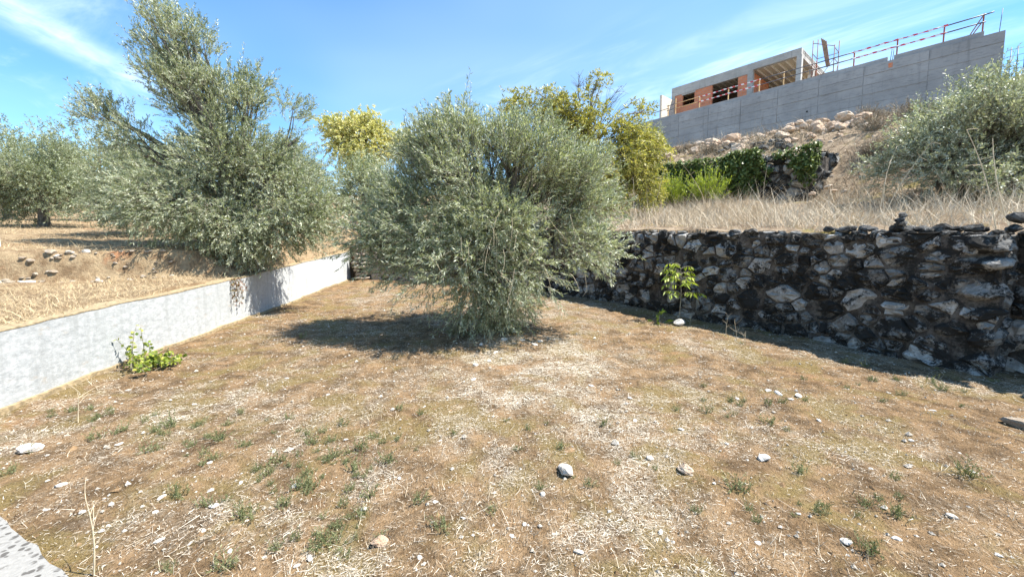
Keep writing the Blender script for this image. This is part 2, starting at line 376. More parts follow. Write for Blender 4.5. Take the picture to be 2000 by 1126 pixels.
# ------------------------------------------------------------------ ground sheet
def axis(lo, hi, step, far_lo, far_hi, g=1.09):
    a = list(np.arange(lo, hi+1e-6, step)); s = step
    while a[-1] < far_hi: s = min(s*g, 40); a.append(a[-1]+s)
    s = step; b = []
    x = lo
    while x > far_lo: s = min(s*g, 40); x -= s; b.append(x)
    return np.array(b[::-1]+a)
def litter_map(x, y):
    a = sstep(.47,.62,fbm(x*.8+3, y*.8, 41)); 
    centre = np.exp(-(((x-.35)/1.2)**2+((y-5.6)/2.2)**2))
    left = np.exp(-(((x+2.8)/1.3)**2+((y-4.0)/1.1)**2))
    near_tree = np.exp(-(((x+.8)/2.3)**2+((y-8.2)/2.0)**2))
    nest = sstep(.42,.62,.6*fbm(x*2.1, y*2.1, 43, 4)+.4*fbm(x*7, y*7, 44, 3)); return np.clip((.20+.35*a+.7*centre+.45*left+.55*near_tree), 0, 1)*(.25+.85*nest)
def build_ground():
    xs = axis(-11, 10, .085, -900, 900); ys = axis(.5, 18, .085, -300, 1200)
    X, Y = np.meshgrid(xs, ys); Z = height(X, Y)
    nx, ny = len(xs), len(ys); i = np.arange(nx*ny).reshape(ny, nx)
    F = np.stack([i[:-1,:-1], i[:-1,1:], i[1:,1:], i[1:,:-1]], -1).reshape(-1, 4)
    ins = inside(X, Y); k = hill_share(X, Y)
    o = mesh_obj('ground', np.stack([X, Y, Z], -1).reshape(-1, 3), F, M['ground'], smooth=True,
        attrs=dict(field=np.where(ins, 0, 1-k).ravel(), hill=np.where(ins, 0, k).ravel(), litter=litter_map(X, Y).ravel()))
    tag(o, kind='structure')
build_ground()

# ------------------------------------------------------------------ rock shapes
def rock_meshes(mat, n, sub, seed, flat=1.0):
    import bmesh
    out = []; r = np.random.default_rng(seed)
    for k in range(n):
        bm = bmesh.new(); bmesh.ops.create_icosphere(bm, subdivisions=sub, radius=1)
        V = np.array([v.co[:] for v in bm.verts]); F = np.array([[v.index for v in f.verts] for f in bm.faces]); bm.free()
        for j in range(9):
            nrm = rand_dir(r, 1)[0]; c = r.uniform(.55, .85)
            V = V-np.maximum(0, V@nrm-c)[:, None]*nrm
        V *= (1+.16*(r.random((len(V), 1))-.5)); V[:, 2] *= flat
        V /= np.abs(V).max()
        out.append(mesh_data('stone', V, F, mat))
    return out
ROCK_WALL = rock_meshes(M['wall_stone'], 12, 3, 1)
ROCK_DARK = rock_meshes(M['dark_stone'], 8, 2, 2, .7)
ROCK_WHITE = rock_meshes(M['white_stone'], 10, 2, 3, .75)
ROCK_BANK = rock_meshes(M['bank_stone'], 10, 2, 6, .8)
ROCK_PALE = rock_meshes(M['pale_wall'], 8, 3, 8, .8)
ROCK_BOULDER = rock_meshes(M['boulder'], 10, 3, 4, .9)

# ------------------------------------------------------------------ whitewashed wall on the left, kerb
def resample(P, n):
    P = np.asarray(P, float); d = np.r_[0, np.cumsum(np.linalg.norm(np.diff(P[:, :2], axis=0), axis=1))]
    t = np.linspace(0, d[-1], n); return np.stack([np.interp(t, d, P[:, j]) for j in range(P.shape[1])], -1)
def wall_strip(P, z0f, z1f, thick, side, nz, rough=.0, seed=0):
    """closed prism following polyline P (n,2); the seen face on P, thickness to `side`."""
    P = np.asarray(P, float); n = len(P); T = unit(np.gradient(P, axis=0)); Nn = np.stack([-T[:, 1], T[:, 0]], -1)*side
    prof = []
    for j in range(nz+1): prof.append((0, j/nz))
    for j in range(2): prof.append((1, 1-j))
    m = len(prof); V = np.zeros((n, m, 3))
    for j, (o, f) in enumerate(prof):
        zz = z0f+(z1f-z0f)*f
        off = o*thick
        if rough and o == 0: off = (fbm(np.arange(n)*.35, np.full(n, j*.8), seed)-.5)*rough
        V[:, j, :2] = P+Nn*np.asarray(off).reshape(-1, 1) if np.ndim(off) else P+Nn*off
        V[:, j, 2] = zz
    i = np.arange(n*m).reshape(n, m); j2 = np.roll(i, -1, axis=1)
    F = np.stack([i[:-1], i[1:], j2[1:], j2[:-1]], -1).reshape(-1, 4)
    return V.reshape(-1, 3), [F, i[0][::-1][None], i[-1][None]]
def build_white_wall():
    A = resample(np.c_[LW[1:], LWZ[1:]], 90)
    A[:, :2] += np.stack([(fbm(np.arange(90)*.3, np.zeros(90), 9)-.5)*.05, np.zeros(90)], -1)
    A[:, 2] += (fbm(np.arange(90)*.35, np.zeros(90), 13)-.5)*.04
    z0 = z_plot(A[:, 0], A[:, 1])-.25
    t = thing('garden_wall', (A[45,0], A[45,1], z0[45]+.2), 'low whitewashed garden wall with grey weathering along the dry plot', 'wall')
    V, F = wall_strip(A[:, :2], z0, A[:, 2]-.012, .26, 1, 8)
    mesh_obj('wall_face', V, F, M['white'], t, smooth=False)
    B = A.copy(); B[:, 0] += .005
    V, F = wall_strip(B[:, :2], A[:, 2]-.012, A[:, 2]+.002+(fbm(np.arange(90)*.5, np.zeros(90), 19)-.5)*.012, .27, 1, 1)
    mesh_obj('coping', V, F, M['coping'], t)
    # foot of the wall: a rough strip of render
    z0 = z_plot(A[:, 0], A[:, 1]); B = A[:, :2].copy(); B[:, 0] += .03+.03*fbm(np.arange(90)*.6, np.zeros(90), 29)
    V, F = wall_strip(B, z0-.1, z0+.03+.03*fbm(np.arange(90)*.5, np.ones(90), 39), .06, 1, 1)
    mesh_obj('footing', V, F, M['coping'], t)
build_white_wall()
def build_kerb():
    e = unit(np.array([(-2.38+3.26, 2.02-2.47)]))[0]
    P = resample(np.array([(-3.26, 2.47)]-e*1.9).repeat(1, 0).tolist()+[(np.array((-3.26,2.47))+e*5.2).tolist()], 60)
    P += np.stack([np.zeros(60), (fbm(np.arange(60)*.7, np.zeros(60), 51)-.5)*.05], -1)
    V, F = wall_strip(P, np.full(60, -.1), .10+z_plot(P[:, 0], P[:, 1])*.4, .42, -1, 2)
    o = mesh_obj('concrete_kerb', V, F, M['kerb'], origin=(P[30,0], P[30,1], 0)); tag(o, 'white rendered kerb top spotted with dark lichen at the plot edge', 'kerb')
build_kerb()

# ------------------------------------------------------------------ rubble walls
def path_frame(P):
    d = np.r_[0, np.cumsum(np.linalg.norm(np.diff(P, axis=0), axis=1))]
    def f(s):
        p = np.array([np.interp(s, d, P[:, 0]), np.interp(s, d, P[:, 1])])
        q = np.array([np.interp(s+.2, d, P[:, 0]), np.interp(s+.2, d, P[:, 1])]); r = np.array([np.interp(s-.2, d, P[:, 0]), np.interp(s-.2, d, P[:, 1])])
        return p, unit((q-r)[None])[0]
    return f, d[-1]
def table(fn, L, n=80):
    ss = np.linspace(0, L, n); v = np.array([fn(q) for q in ss]); return lambda q: np.interp(q, ss, v)
def cell_stone(poly, prot, depth, r, mat):
    c = poly.mean(0); n = len(poly); pr = poly-c
    rings = []
    tilt = r.normal(0, .12, 2)
    for sc, d, jit in ((1.0, -depth, 0), (.985, -.02, .008), (.90, prot*.5, .02), (.60, prot, .03)):
        q = pr*sc*(1+r.normal(0, jit*1.2, (n, 1))); y = d+r.normal(0, jit, n)+(q@tilt if d > 0 else 0)
        rings.append(np.stack([q[:, 0], -y, q[:, 1]], -1))
    V = np.vstack(rings+[np.array([[r.normal(0,.01), -prot*1.08, r.normal(0,.01)]])]); i = np.arange(n); j = (i+1) % n
    F = [np.stack([i+k*n, j+k*n, j+(k+1)*n, i+(k+1)*n], -1) for k in range(3)]
    F4 = np.vstack(F); F3 = np.stack([i+3*n, j+3*n, np.full(n, 4*n)], -1)
    return c, mesh_data('stone', V, [F4, F3], mat)
def rubble(parent, P, zb, zt, mats, sizes, limit, r, ani=1.35, drop=.03, prot=(.015,.06), cap=True):
    """packs angular stones over the face of a wall along P: power cells around scattered seeds, one mesh per stone"""
    f, L = path_frame(P); seeds = []
    for (lo, hi, tries) in sizes:
        for _ in range(tries):
            if len(seeds) >= limit: break
            a = r.uniform(lo, hi); sx = r.uniform(0, L); z = r.uniform(zb(sx), zt(sx)-a*.4)
            if all((sx-q[0])**2+((z-q[1])*ani)**2 > ((a+q[2])*.80)**2 for q in seeds): seeds.append((sx, z, a))
    Sd = np.array(seeds)
    for k, (sx, z, a) in enumerate(seeds):
        R = a*2.5
        ang = np.linspace(0, 2*np.pi, 11)[:-1]+r.uniform(0, .6); poly = np.stack([sx+R*np.cos(ang), z*ani+R*np.sin(ang)], -1)
        near = np.argsort((Sd[:, 0]-sx)**2+((Sd[:, 1]-z)*ani)**2)[1:16]
        planes = []
        for m in near:
            d = np.array([Sd[m, 0]-sx, (Sd[m, 1]-z)*ani]); l2 = d@d
            t = (l2+a*a*.6-Sd[m, 2]**2*.6)/(2*l2); planes.append((d/l2**.5, t*l2**.5))
        planes += [(np.array([0, 1.]), (zt(sx)-.02-z)*ani), (np.array([0, -1.]), max(.02, (z-zb(sx))*ani)), (np.array([-1., 0]), sx), (np.array([1., 0]), L-sx)]
        poly = poly-np.array([sx, z*ani])
        for nrm, c in planes:
            d = poly@nrm-c+.006; out = []
            for i in range(len(poly)):
                p1, p2, d1, d2 = poly[i], poly[(i+1) % len(poly)], d[i], d[(i+1) % len(poly)]
                if d1 <= 0: out.append(p1)
                if d1*d2 < 0: out.append(p1+(p2-p1)*d1/(d1-d2))
            poly = np.array(out)
            if len(poly) < 3: break
        if len(poly) < 3 or r.random() < drop: continue
        # even out the outline: insert points on long edges, roughen
        pts = []
        for i in range(len(poly)):
            p1, p2 = poly[i], poly[(i+1) % len(poly)]; l = np.linalg.norm(p2-p1)
            if l < .025: continue
            pts.append(p1+r.normal(0, .006, 2))
            if l > .13: pts.append((p1+p2)/2+r.normal(0, .012, 2))
        if len(pts) < 4: continue
        poly = np.array(pts); poly[:, 1] /= ani
        sz = poly.max(0)-poly.min(0)
        if min(sz) < .045: continue
        poly = poly*(1-.012/min(sz))
        c, me = cell_stone(poly, r.uniform(*prot)+.06*a, .12, r, mats[r.integers(len(mats))])
        p, t = f(sx+c[0])
        inst('stone', me, (p[0], p[1], z+c[1]), (r.normal(0,.07), 0, math.atan2(t[1], t[0])+r.normal(0,.07)), (1, 1, 1), parent)
    # loose cap course
    s_ = .02
    while cap and s_ < L-.05:
        a = r.uniform(.06, .16); p, t = f(s_+a); n = np.array([t[1], -t[0]]); c = p+n*r.uniform(-.12,.02)
        inst('stone', cap[r.integers(len(cap))], (c[0], c[1], zt(s_+a)-.03+r.uniform(-.02,.02)), (r.uniform(-.2,.2), r.uniform(-.2,.2), math.atan2(t[1], t[0])+r.uniform(-.3,.3)), (a, r.uniform(.09,.14), r.uniform(.035,.07)), parent); s_ += 2*a*.9
WALLM = [M['wall_stone'], M['wall_stone'], M['wall_stone_dark'], M['wall_stone_light']]
def build_stone_wall():
    r = np.random.default_rng(31)
    P = resample(np.array([(.6,12.8)]+RW[2:].tolist()), 90); P[:, 0] += (fbm(np.arange(90)*.12, np.zeros(90), 77)-.5)*.18
    f, L = path_frame(P)
    gz = table(lambda s: float(z_plot(*[np.array([v]) for v in f(s)[0]])[0]), L)
    top = lambda s: 1.80+.05*f(s)[0][1]+.02*math.sin(s*3.1)
    t = thing('rubble_wall', (P[45,0], P[45,1], gz(L/2)), 'tall blackened rubble stone retaining wall holding the grassy terrace', 'stone wall')
    z0 = np.array([gz(s)-.2 for s in np.linspace(0, L, 90)]); z1 = np.array([top(s)-.05 for s in np.linspace(0, L, 90)])
    V, F = wall_strip(P, z0, z1, .5, 1, 14, .10, 61)
    mesh_obj('earth_core', V, F, M['wall_core'], t)
    top = table(top, L)
    rubble(t, P, lambda s: gz(s)-.05, top, WALLM, [(.19,.29,70),(.12,.18,420),(.055,.10,5000)], 290, r, cap=ROCK_WALL)
    # squared end of the wall: larger quoin stones
    p, tn = f(L); n = np.array([tn[1], -tn[0]])
    z = gz(L)+.1; k = 0
    while z < top(L)-.12:
        a = r.uniform(.2,.3); h = r.uniform(.10,.17)
        c = p-tn*a*.45+n*(-.08-.2*(k % 2)); k += 1
        inst('stone', ROCK_WALL[r.integers(12)], (c[0], c[1], z+h*.6), (r.uniform(-.2,.2), r.uniform(-.2,.2), math.atan2(tn[1], tn[0])+r.uniform(-.2,.2)), (a, .26, h), t)
        z += h*1.1
    # recessed continuation
    P2 = resample(np.array([(6.2,5.75),(6.4,5.55),(6.45,5.2),(7.6,2.9),(9.2,.4)]), 50); f2, L2 = path_frame(P2)
    gz2 = lambda s: .05*f2(s)[0][1]
    top2 = lambda s: 1.79+.05*f2(s)[0][1]
    t2 = thing('rubble_wall', (P2[25,0], P2[25,1], gz2(L2/2)), 'set back stretch of rubble wall beyond the squared wall end', 'stone wall')
    V, F = wall_strip(P2, np.array([gz2(s)-.2 for s in np.linspace(0,L2,50)]), np.array([top2(s)-.05 for s in np.linspace(0,L2,50)]), .5, 1, 12, .1, 63)
    mesh_obj('earth_core', V, F, M['wall_core'], t2)
    rubble(t2, P2, lambda s: gz2(s)-.05, top2, WALLM, [(.19,.27,60),(.12,.18,300),(.07,.11,900)], 90, r, cap=ROCK_WALL)
    # low back wall behind the big olive, ending at the white wall
    P3 = resample(np.array([(-6.0,15.62),(-3.6,14.98),(-1.5,14.4),(.5,12.95)]), 50); f3, L3 = path_frame(P3)
    gz3 = lambda s: .05*f3(s)[0][1]
    top3 = lambda s: 1.95+.03*math.sin(s*4)
    t3 = thing('rubble_wall', (P3[10,0], P3[10,1], gz3(L3/2)), 'pale rubble wall end adjoining the far end of the whitewashed wall', 'stone wall')
    V, F = wall_strip(P3, np.array([gz3(s)-.2 for s in np.linspace(0,L3,50)]), np.array([top3(s)-.05 for s in np.linspace(0,L3,50)]), .5, 1, 8, .1, 65)
    mesh_obj('earth_core', V, F, M['wall_core'], t3)
    rubble(t3, P3, lambda s: gz3(s)-.05, top3, [M['pale_wall']], [(.2,.3,60),(.13,.19,300),(.08,.12,600)], 110, r, cap=ROCK_BOULDER)
build_stone_wall()
def build_end_pile():
    r = np.random.default_rng(33); lab = 'pale stone of the short stack closing the far end of the whitewashed wall'
    z = z_plot(np.array([-5.7]), np.array([15.2]))[0]
    for k in range(7):
        for m in range(2):
            a = r.uniform(.16,.26); o = inst('stone', ROCK_PALE[r.integers(8)], (-5.78+.3*m+r.uniform(-.06,.06), 15.32+r.uniform(-.08,.08), z+.06), (r.uniform(-.15,.15), r.uniform(-.15,.15), r.uniform(0,6)), (a, a*.85, .085)); tag(o, lab, 'stone', 'stones stacked at the end of the whitewashed wall')
        z += .145
build_end_pile()

# ------------------------------------------------------------------ plants: tubes and leaves
def tubes(P, R, sides):
    """P (N,K,3), R (N,K) -> verts, quads"""
    N_, K, _ = P.shape
    T = np.gradient(P, axis=1); T = unit(T)
    ref = np.where(np.abs(T[..., 2:3]) > .9, np.array([1., 0, 0]), np.array([0, 0, 1.]))
    U = unit(np.cross(T, ref)); W = np.cross(T, U)
    a = np.linspace(0, 2*np.pi, sides, endpoint=False)
    V = P[:, :, None, :]+R[:, :, None, None]*(np.cos(a)[None, None, :, None]*U[:, :, None, :]+np.sin(a)[None, None, :, None]*W[:, :, None, :])
    i = np.arange(N_*K*sides).reshape(N_, K, sides); j = np.roll(i, -1, axis=2)
    F = np.stack([i[:, :-1], j[:, :-1], j[:, 1:], i[:, 1:]], -1).reshape(-1, 4)
    return V.reshape(-1, 3), F
def leaves(Pn, D, Sd, l, w, belly=.45):
    n = len(Pn); l = np.broadcast_to(l, n)[:, None]; w = np.broadcast_to(w, n)[:, None]
    V = np.stack([Pn, Pn+D*l*belly+Sd*w*.5, Pn+D*l, Pn+D*l*belly-Sd*w*.5], 1).reshape(-1, 3)
    return V, np.arange(n*4).reshape(n, 4)
def fill_lobes(lobes, n, r, shell=.5):
    lob = np.array([l[:6] for l in lobes], float); w = np.array([(l[3]*l[4]*l[5])**.75*(l[6] if len(l) > 6 else 1) for l in lobes]); w /= w.sum()
    k = r.choice(len(lob), n, p=w); d = rand_dir(r, n); rad = r.random(n)**shell
    return lob[k, :3]+d*rad[:, None]*lob[k, 3:6]*.9, k, d
def twig_leaves(B, D, Lt, r, nl, ll, lw, droop, spread, K=3, start=.15, tone_c=.5, tone_s=.22):
    """twig curves from bases B along D; leaves along them. Returns twig polyline array, leaf arrays"""
    n = len(B); t = np.linspace(0, 1, K)
    bend = rand_dir(r, n)*.25
    G = np.array([0, 0, -1.])*droop
    Pk = B[:, None]+D[:, None]*(t[None, :, None]*Lt[:, None, None])+(bend[:, None]+G)*(t[None, :, None]**2*Lt[:, None, None])
    tl = start+(1-start)*(np.arange(nl)+.5)/nl
    tl = tl[None]+r.uniform(-.5, .5, (n, nl))/nl*.8
    Q = B[:, None]+D[:, None]*(tl[..., None]*Lt[:, None, None])+(bend[:, None]+G)*(tl[..., None]**2*Lt[:, None, None])
    ax = unit(D[:, None]+2*tl[..., None]*(bend[:, None]+G))
    rd = rand_dir(r, n*nl).reshape(n, nl, 3)
    perp = unit(np.cross(ax, rd)); 
    LD = unit(ax*(1-spread)+perp*spread+G*.3)
    SD = unit(np.cross(LD, rand_dir(r, n*nl).reshape(n, nl, 3)))
    tone = np.clip(r.normal(tone_c, tone_s, (n, nl)), 0, 1)
    ln = ll*r.uniform(.7, 1.25, (n, nl)); wn = lw*r.uniform(.75, 1.2, (n, nl))
    return Pk, Q.reshape(-1, 3), LD.reshape(-1, 3), SD.reshape(-1, 3), ln.ravel(), wn.ravel(), tone.ravel()
def curve_pts(A, B, K, r, sag):
    t = np.linspace(0, 1, K)[None, :, None]; n = len(A)
    m = rand_dir(r, n)[:, None]*np.linalg.norm(B-A, axis=1)[:, None, None]*sag
    up = np.array([0, 0, 1.])*np.linalg.norm(B-A, axis=1)[:, None, None]*sag*.6
    return A[:, None]*(1-t)+B[:, None]*t+(m+up)*np.sin(np.pi*t)*(1)
def make_tree(name, label, cat, base, lobes, nclu, twigs, nl, ll, lw, leafmat, seed, trunk_h=.9, trunk_r=.12, limbs=6, crad=.38, tl=.34,
              droop=.12, up=.35, spread=.55, stems=1, lean=(0,0), shoots=0, shoot_len=.6, bark='bark', twigmat='twig', group=None, shell=.5, tone=(.5,.22), bare=None):
    r = np.random.default_rng(seed); base = np.array(base, float)
    t = thing(name, tuple(base), label, cat, group)
    Cc, k, d = fill_lobes(lobes, nclu, r, shell)
    lob = np.array([l[:6] for l in lobes]); centre = np.average(lob[:, :3], axis=0, weights=lob[:, 3]*lob[:, 4]*lob[:, 5])
    # trunk
    tops = []
    VV = []; FF = []; off = 0
    for s in range(stems):
        a = s*2*np.pi/max(stems, 1)+.7
        foot = base+np.array([math.cos(a), math.sin(a), 0])*(.0 if stems == 1 else trunk_r*1.1)-np.array([0, 0, .12])
        top = base+np.array([lean[0]+math.cos(a)*(.25 if stems > 1 else 0), lean[1]+math.sin(a)*(.25 if stems > 1 else 0), trunk_h])
        P = curve_pts(foot[None], top[None], 8, r, .08)
        R = (trunk_r/stems**.5)*np.array([[1.7,1.25,1.08,1.0,.95,.92,.9,.88]])*(1+.12*(r.random((1,8))-.5))
        v, f = tubes(P, R, 9); VV.append(v); FF.append(f+off); off += len(v); tops.append(top)
    mesh_obj('trunk', np.vstack(VV), np.vstack(FF), M[bark], t, smooth=True)
    # limbs to the lobes, branches to each clump
    lc = lob[:, :3]-np.array([0, 0, 1])*lob[:, 5:6]*.35
    src = np.array([tops[i % len(tops)] for i in range(len(lc))])
    P = curve_pts(src, lc, 7, r, .10); R = np.linspace(trunk_r*.62, trunk_r*.25, 7)[None]*np.ones((len(lc), 1))*r.uniform(.75, 1.1, (len(lc), 1))
    v1, f1 = tubes(P, R, 6)
    pos_on = P[k, r.integers(3, 7, nclu)]
    P2 = curve_pts(pos_on, Cc, 5, r, .12); R2 = np.linspace(.022, .007, 5)[None]*np.ones((nclu, 1))*(trunk_r/.12)**.5
    v2, f2 = tubes(P2, R2, 4)
    mesh_obj('branches', np.vstack([v1, v2]), np.vstack([f1, f2+len(v1)]), M[bark], t, smooth=True)
    # twigs and leaves
    ci = np.repeat(np.arange(nclu), twigs); n = len(ci)
    o3 = rand_dir(r, n)*(r.random(n)**.5)[:, None]*crad
    B = Cc[ci]+o3
    outw = unit(Cc[ci]-centre+1e-6)
    rel = np.clip((B[:, 2]-Cc[:, 2].min())/max(.1, np.ptp(Cc[:, 2])), 0, 1)
    D = unit(outw*.55+unit(o3)*.45+np.array([0, 0, 1.])*(up*(.4+1.9*rel))[:, None]+rand_dir(r, n)*.4)
    Lt = tl*r.uniform(.6, 1.35, n)
    pk, q, ld, sd, ln, wn, tn = twig_leaves(B, D, Lt, r, nl, ll, lw, droop, spread, tone_c=tone[0], tone_s=tone[1])
    V, F = leaves(q, ld, sd, ln, wn); tones = np.repeat(tn, 4); tw = [(pk, .004)]
    # clumps differ a little in colour
    ct = r.normal(0, .09, nclu); tones = np.clip(tones+np.repeat(np.repeat(ct[ci], nl), 4), 0, 1)
    if shoots:
        hi = Cc[:, 2]-np.interp(Cc[:, 0], [Cc[:, 0].min(), Cc[:, 0].max()], [0, 0]); idx = np.argsort(-hi)[:max(8, nclu//3)]
        si = r.choice(idx, shoots); Bs = Cc[si]+rand_dir(r, shoots)*crad*.8
        Ds = unit(np.array([0, 0, 1.])+rand_dir(r, shoots)*.28); Ls = shoot_len*r.uniform(.6, 1.3, shoots)
        pk2, q2, ld2, sd2, ln2, wn2, tn2 = twig_leaves(Bs, Ds, Ls, r, nl+6, ll, lw, .0, .5, tone_c=tone[0]+.08, tone_s=tone[1])
        v2_, f2_ = leaves(q2, ld2, sd2, ln2, wn2); F = np.vstack([F, f2_+len(V)]); V = np.vstack([V, v2_]); tones = np.r_[tones, np.repeat(tn2, 4)]
        tw.append((pk2, .005))
    mesh_obj('crown', V, F, M[leafmat], t, attrs=dict(tone=tones))
    VV = []; FF = []; off = 0
    for pk, rr in tw:
        if pk.shape[1] == 3: pk = pk[:, [0, 2]]
        v, f = tubes(pk, np.linspace(rr, rr*.35, pk.shape[1])[None]*np.ones((len(pk), 1)), 3); VV.append(v); FF.append(f+off); off += len(v)
    if bare is not None:
        lo = np.array(bare[0], float); n2 = bare[1]
        cB, kk, dd = fill_lobes(bare[0], n2, r, .6); cl = lob_c(bare[0])
        main = curve_pts(np.array(bare[2])[None].repeat(len(cl), 0)+r.normal(0,.25,(len(cl),3)), cl+np.array([0,0,.15]), 9, r, .14)
        st = main[kk, r.integers(3, 9, n2)]; en = st+(cB-st)*.75+np.array([0,0,.08]); pb = curve_pts(st, en, 5, r, .14)
        v, f = tubes(pb, np.linspace(.006, .003, 5)[None]*np.ones((n2, 1)), 4); VV.append(v); FF.append(f+off); off += len(v)
        v, f = tubes(main, np.linspace(.022, .007, 9)[None]*np.ones((len(cl), 1)), 5); VV.append(v); FF.append(f+off); off += len(v)
    mesh_obj('twigs', np.vstack(VV), np.vstack(FF), M[twigmat], t)['kind'] = 'stuff'
    return t
def lob_c(l): return np.array([q[:3] for q in l], float)
def gz(x, y): return float(height(np.array([x]), np.array([y]))[0])

broad_olive = make_tree('olive_tree', 'broad bushy olive tree with foliage reaching down to the ground in the dry plot', 'tree', (-.28,7.3,gz(-.28,7.3)),
  [(-.45,7.5,2.65,1.95,1.8,1.45),(-1.9,7.2,2.05,.8,.9,.95),(1.0,7.1,2.0,.78,.85,.9),(-1.0,7.4,3.5,.85,.8,.65),(.8,7.4,3.25,.9,.8,.68),(-.1,7.2,3.5,.85,.8,.62,1.5),(-1.7,7.4,3.0,.7,.8,.6),(1.2,7.3,2.8,.6,.7,.6),(-.5,6.6,1.75,1.3,.8,.75),(-.35,7.0,.85,.62,.4,.45,1.3)],
  205, 46, 18, .070, .0150, 'olive', 101, trunk_h=.8, trunk_r=.14, stems=3, crad=.36, tl=.32, droop=.16, up=.3, shoots=150, shoot_len=.45, tone=(.58,.25), spread=.45)
def build_dead_twigs():
    r = np.random.default_rng(131); n = 26
    A = np.stack([r.normal(-.1,.45,n), r.uniform(5.55,6.3,n), r.normal(2.05,.35,n)], -1)
    E = A+np.stack([r.normal(0,.16,n), r.normal(-.08,.08,n), -r.uniform(.15,.55,n)], -1)
    B = E+np.stack([r.normal(0,.1,n), r.normal(0,.05,n), -r.uniform(-.05,.18,n)], -1)
    v, f = tubes(np.concatenate([curve_pts(A, E, 4, r, .1), curve_pts(E, B, 4, r, .1)]), np.linspace(.0028,.0015,4)[None]*np.ones((2*n,1)), 3)
    o = mesh_obj('dead_twigs', v, f, M['straw2'], broad_olive); o['label'] = 'pale dead twigs hanging out of the foliage'; o['kind'] = 'stuff'
M['straw2'] = mat_plain('dead_stem', (.58,.48,.33), .8, 0, .2, 30)
build_dead_twigs()
make_tree('olive_tree', 'tall ragged olive tree with a leaning open top behind the whitewashed wall', 'tree', (-6.25,9.6,gz(-6.25,9.6)),
  [(-8.1,9.6,6.8,.6,.55,.7,.85),(-7.3,9.6,6.5,.5,.5,.65,.85),(-7.7,9.6,5.9,.55,.5,.5,.7),(-7.2,9.6,5.3,.85,.75,.8,.8),(-9.0,9.4,4.9,.42,.45,.4,.7),(-8.3,9.5,4.15,.75,.75,.5,.8),(-6.6,9.8,4.1,1.25,1.2,1.2),(-6.05,9.6,5.25,.5,.5,.85),(-4.95,9.7,4.7,.25,.25,.8,1.1),(-5.3,9.6,3.6,.8,.8,.7),(-4.6,9.2,2.75,.75,.75,.6),(-7.7,9.2,2.95,1.1,.9,.8),(-6.0,8.9,2.35,1.1,.7,.7,1.3),(-4.4,9.0,2.3,.55,.5,.35,.8),(-7.0,9.0,2.4,.8,.6,.5),(-5.3,8.9,2.1,.7,.5,.4,.7)],
  255, 34, 18, .073, .017, 'olive', 102, trunk_h=1.0, trunk_r=.17, crad=.36, tl=.32, droop=.12, up=.35, shoots=70, shoot_len=.5, tone=(.56,.24), spread=.45)
make_tree('olive_tree', 'low olive bush with a thin bare stem on the yellow field', 'tree', (-10.3,12.0,gz(-10.3,12)),
  [(-10.8,12.2,4.0,1.5,1.2,.9),(-9.7,11.8,3.2,1.1,1.0,.6),(-11.6,12.2,3.3,.9,.9,.6),(-10.6,11.6,2.95,1.0,.7,.4)], 90, 28, 16, .075, .02, 'olive_far', 103, trunk_h=.75, trunk_r=.07, crad=.4, tl=.36, tone=(.55,.22))
make_tree('olive_tree', 'rounded olive tree with a dark trunk at the field end beside the white pillar', 'tree', (-17.2,15.2,gz(-17.2,15.2)),
  [(-17.2,15.2,4.6,1.6,1.4,1.0),(-15.8,15,4.0,1.1,1.0,.8),(-18.4,15,3.9,1.2,1.0,.9),(-16.5,15.2,5.3,.6,.5,.5)], 120, 28, 15, .09, .025, 'olive_far', 104, trunk_h=1.1, trunk_r=.15, crad=.45, tl=.42, tone=(.45,.22))
for sd, (x, y, w, h, lab) in enumerate([(-25.0,20.5,3.0,4.9,'hazy olive tree far behind the rounded olive, beyond the pillar'),(-20.3,20.5,2.9,5.2,'peaked olive tree standing far back between the rounded olive and the low olive bush'),(-16.0,22,2.6,4.8,'loose olive tree far back, above the low olive bush'),(-12.5,23,2.6,4.6,'far olive tree seen through the ragged tall olive'),(-6.6,18.5,1.9,3.1,'grey olive tree on the slope between the ragged olive and the broad olive'),(-23,27,3,4.8,'distant olive tree at the back of the field behind the rounded olive'),(-34,31,3.6,4.5,'distant olive tree at the back of the field beyond the white pillar'),(-28.5,33,3.6,4.5,'lowest olive of the distant row at the back of the field'),(-19,32,3.6,4.5,'distant olive at the back of the field behind the low olive bush'),(-12,34,3.6,4.5,'distant olive up the slope behind the ragged tall olive'),(-5,33,3.4,5.5,'distant olive on the upper slope behind the broad olive'),(-40,36,4,4.5,'outermost olive of the distant row at the back of the field')]):
    z = gz(x, y)
    make_tree('olive_tree', lab, 'tree', (x, y, z), [(x,y,z+h*.62,w*.75,w*.75,h*.22),(x-w*.4,y-.3,z+h*.45,w*.5,w*.5,h*.18),(x+w*.4,y-.3,z+h*.5,w*.5,w*.5,h*.2),(x+.2,y,z+h*.82,w*.35,w*.35,h*.14),(x-w*.3,y-.5,z+h*.25,w*.5,w*.4,h*.14),(x+w*.35,y-.5,z+h*.25,w*.5,w*.4,h*.14)],
      62 if sd < 6 else 50, 19 if sd < 6 else 13, 13 if sd < 6 else 10, .13 if sd < 6 else .2, .038 if sd < 6 else .06, 'olive_far', 200+sd, trunk_h=h*.25, trunk_r=.14, crad=.55, tl=.5, tone=(.5,.2))
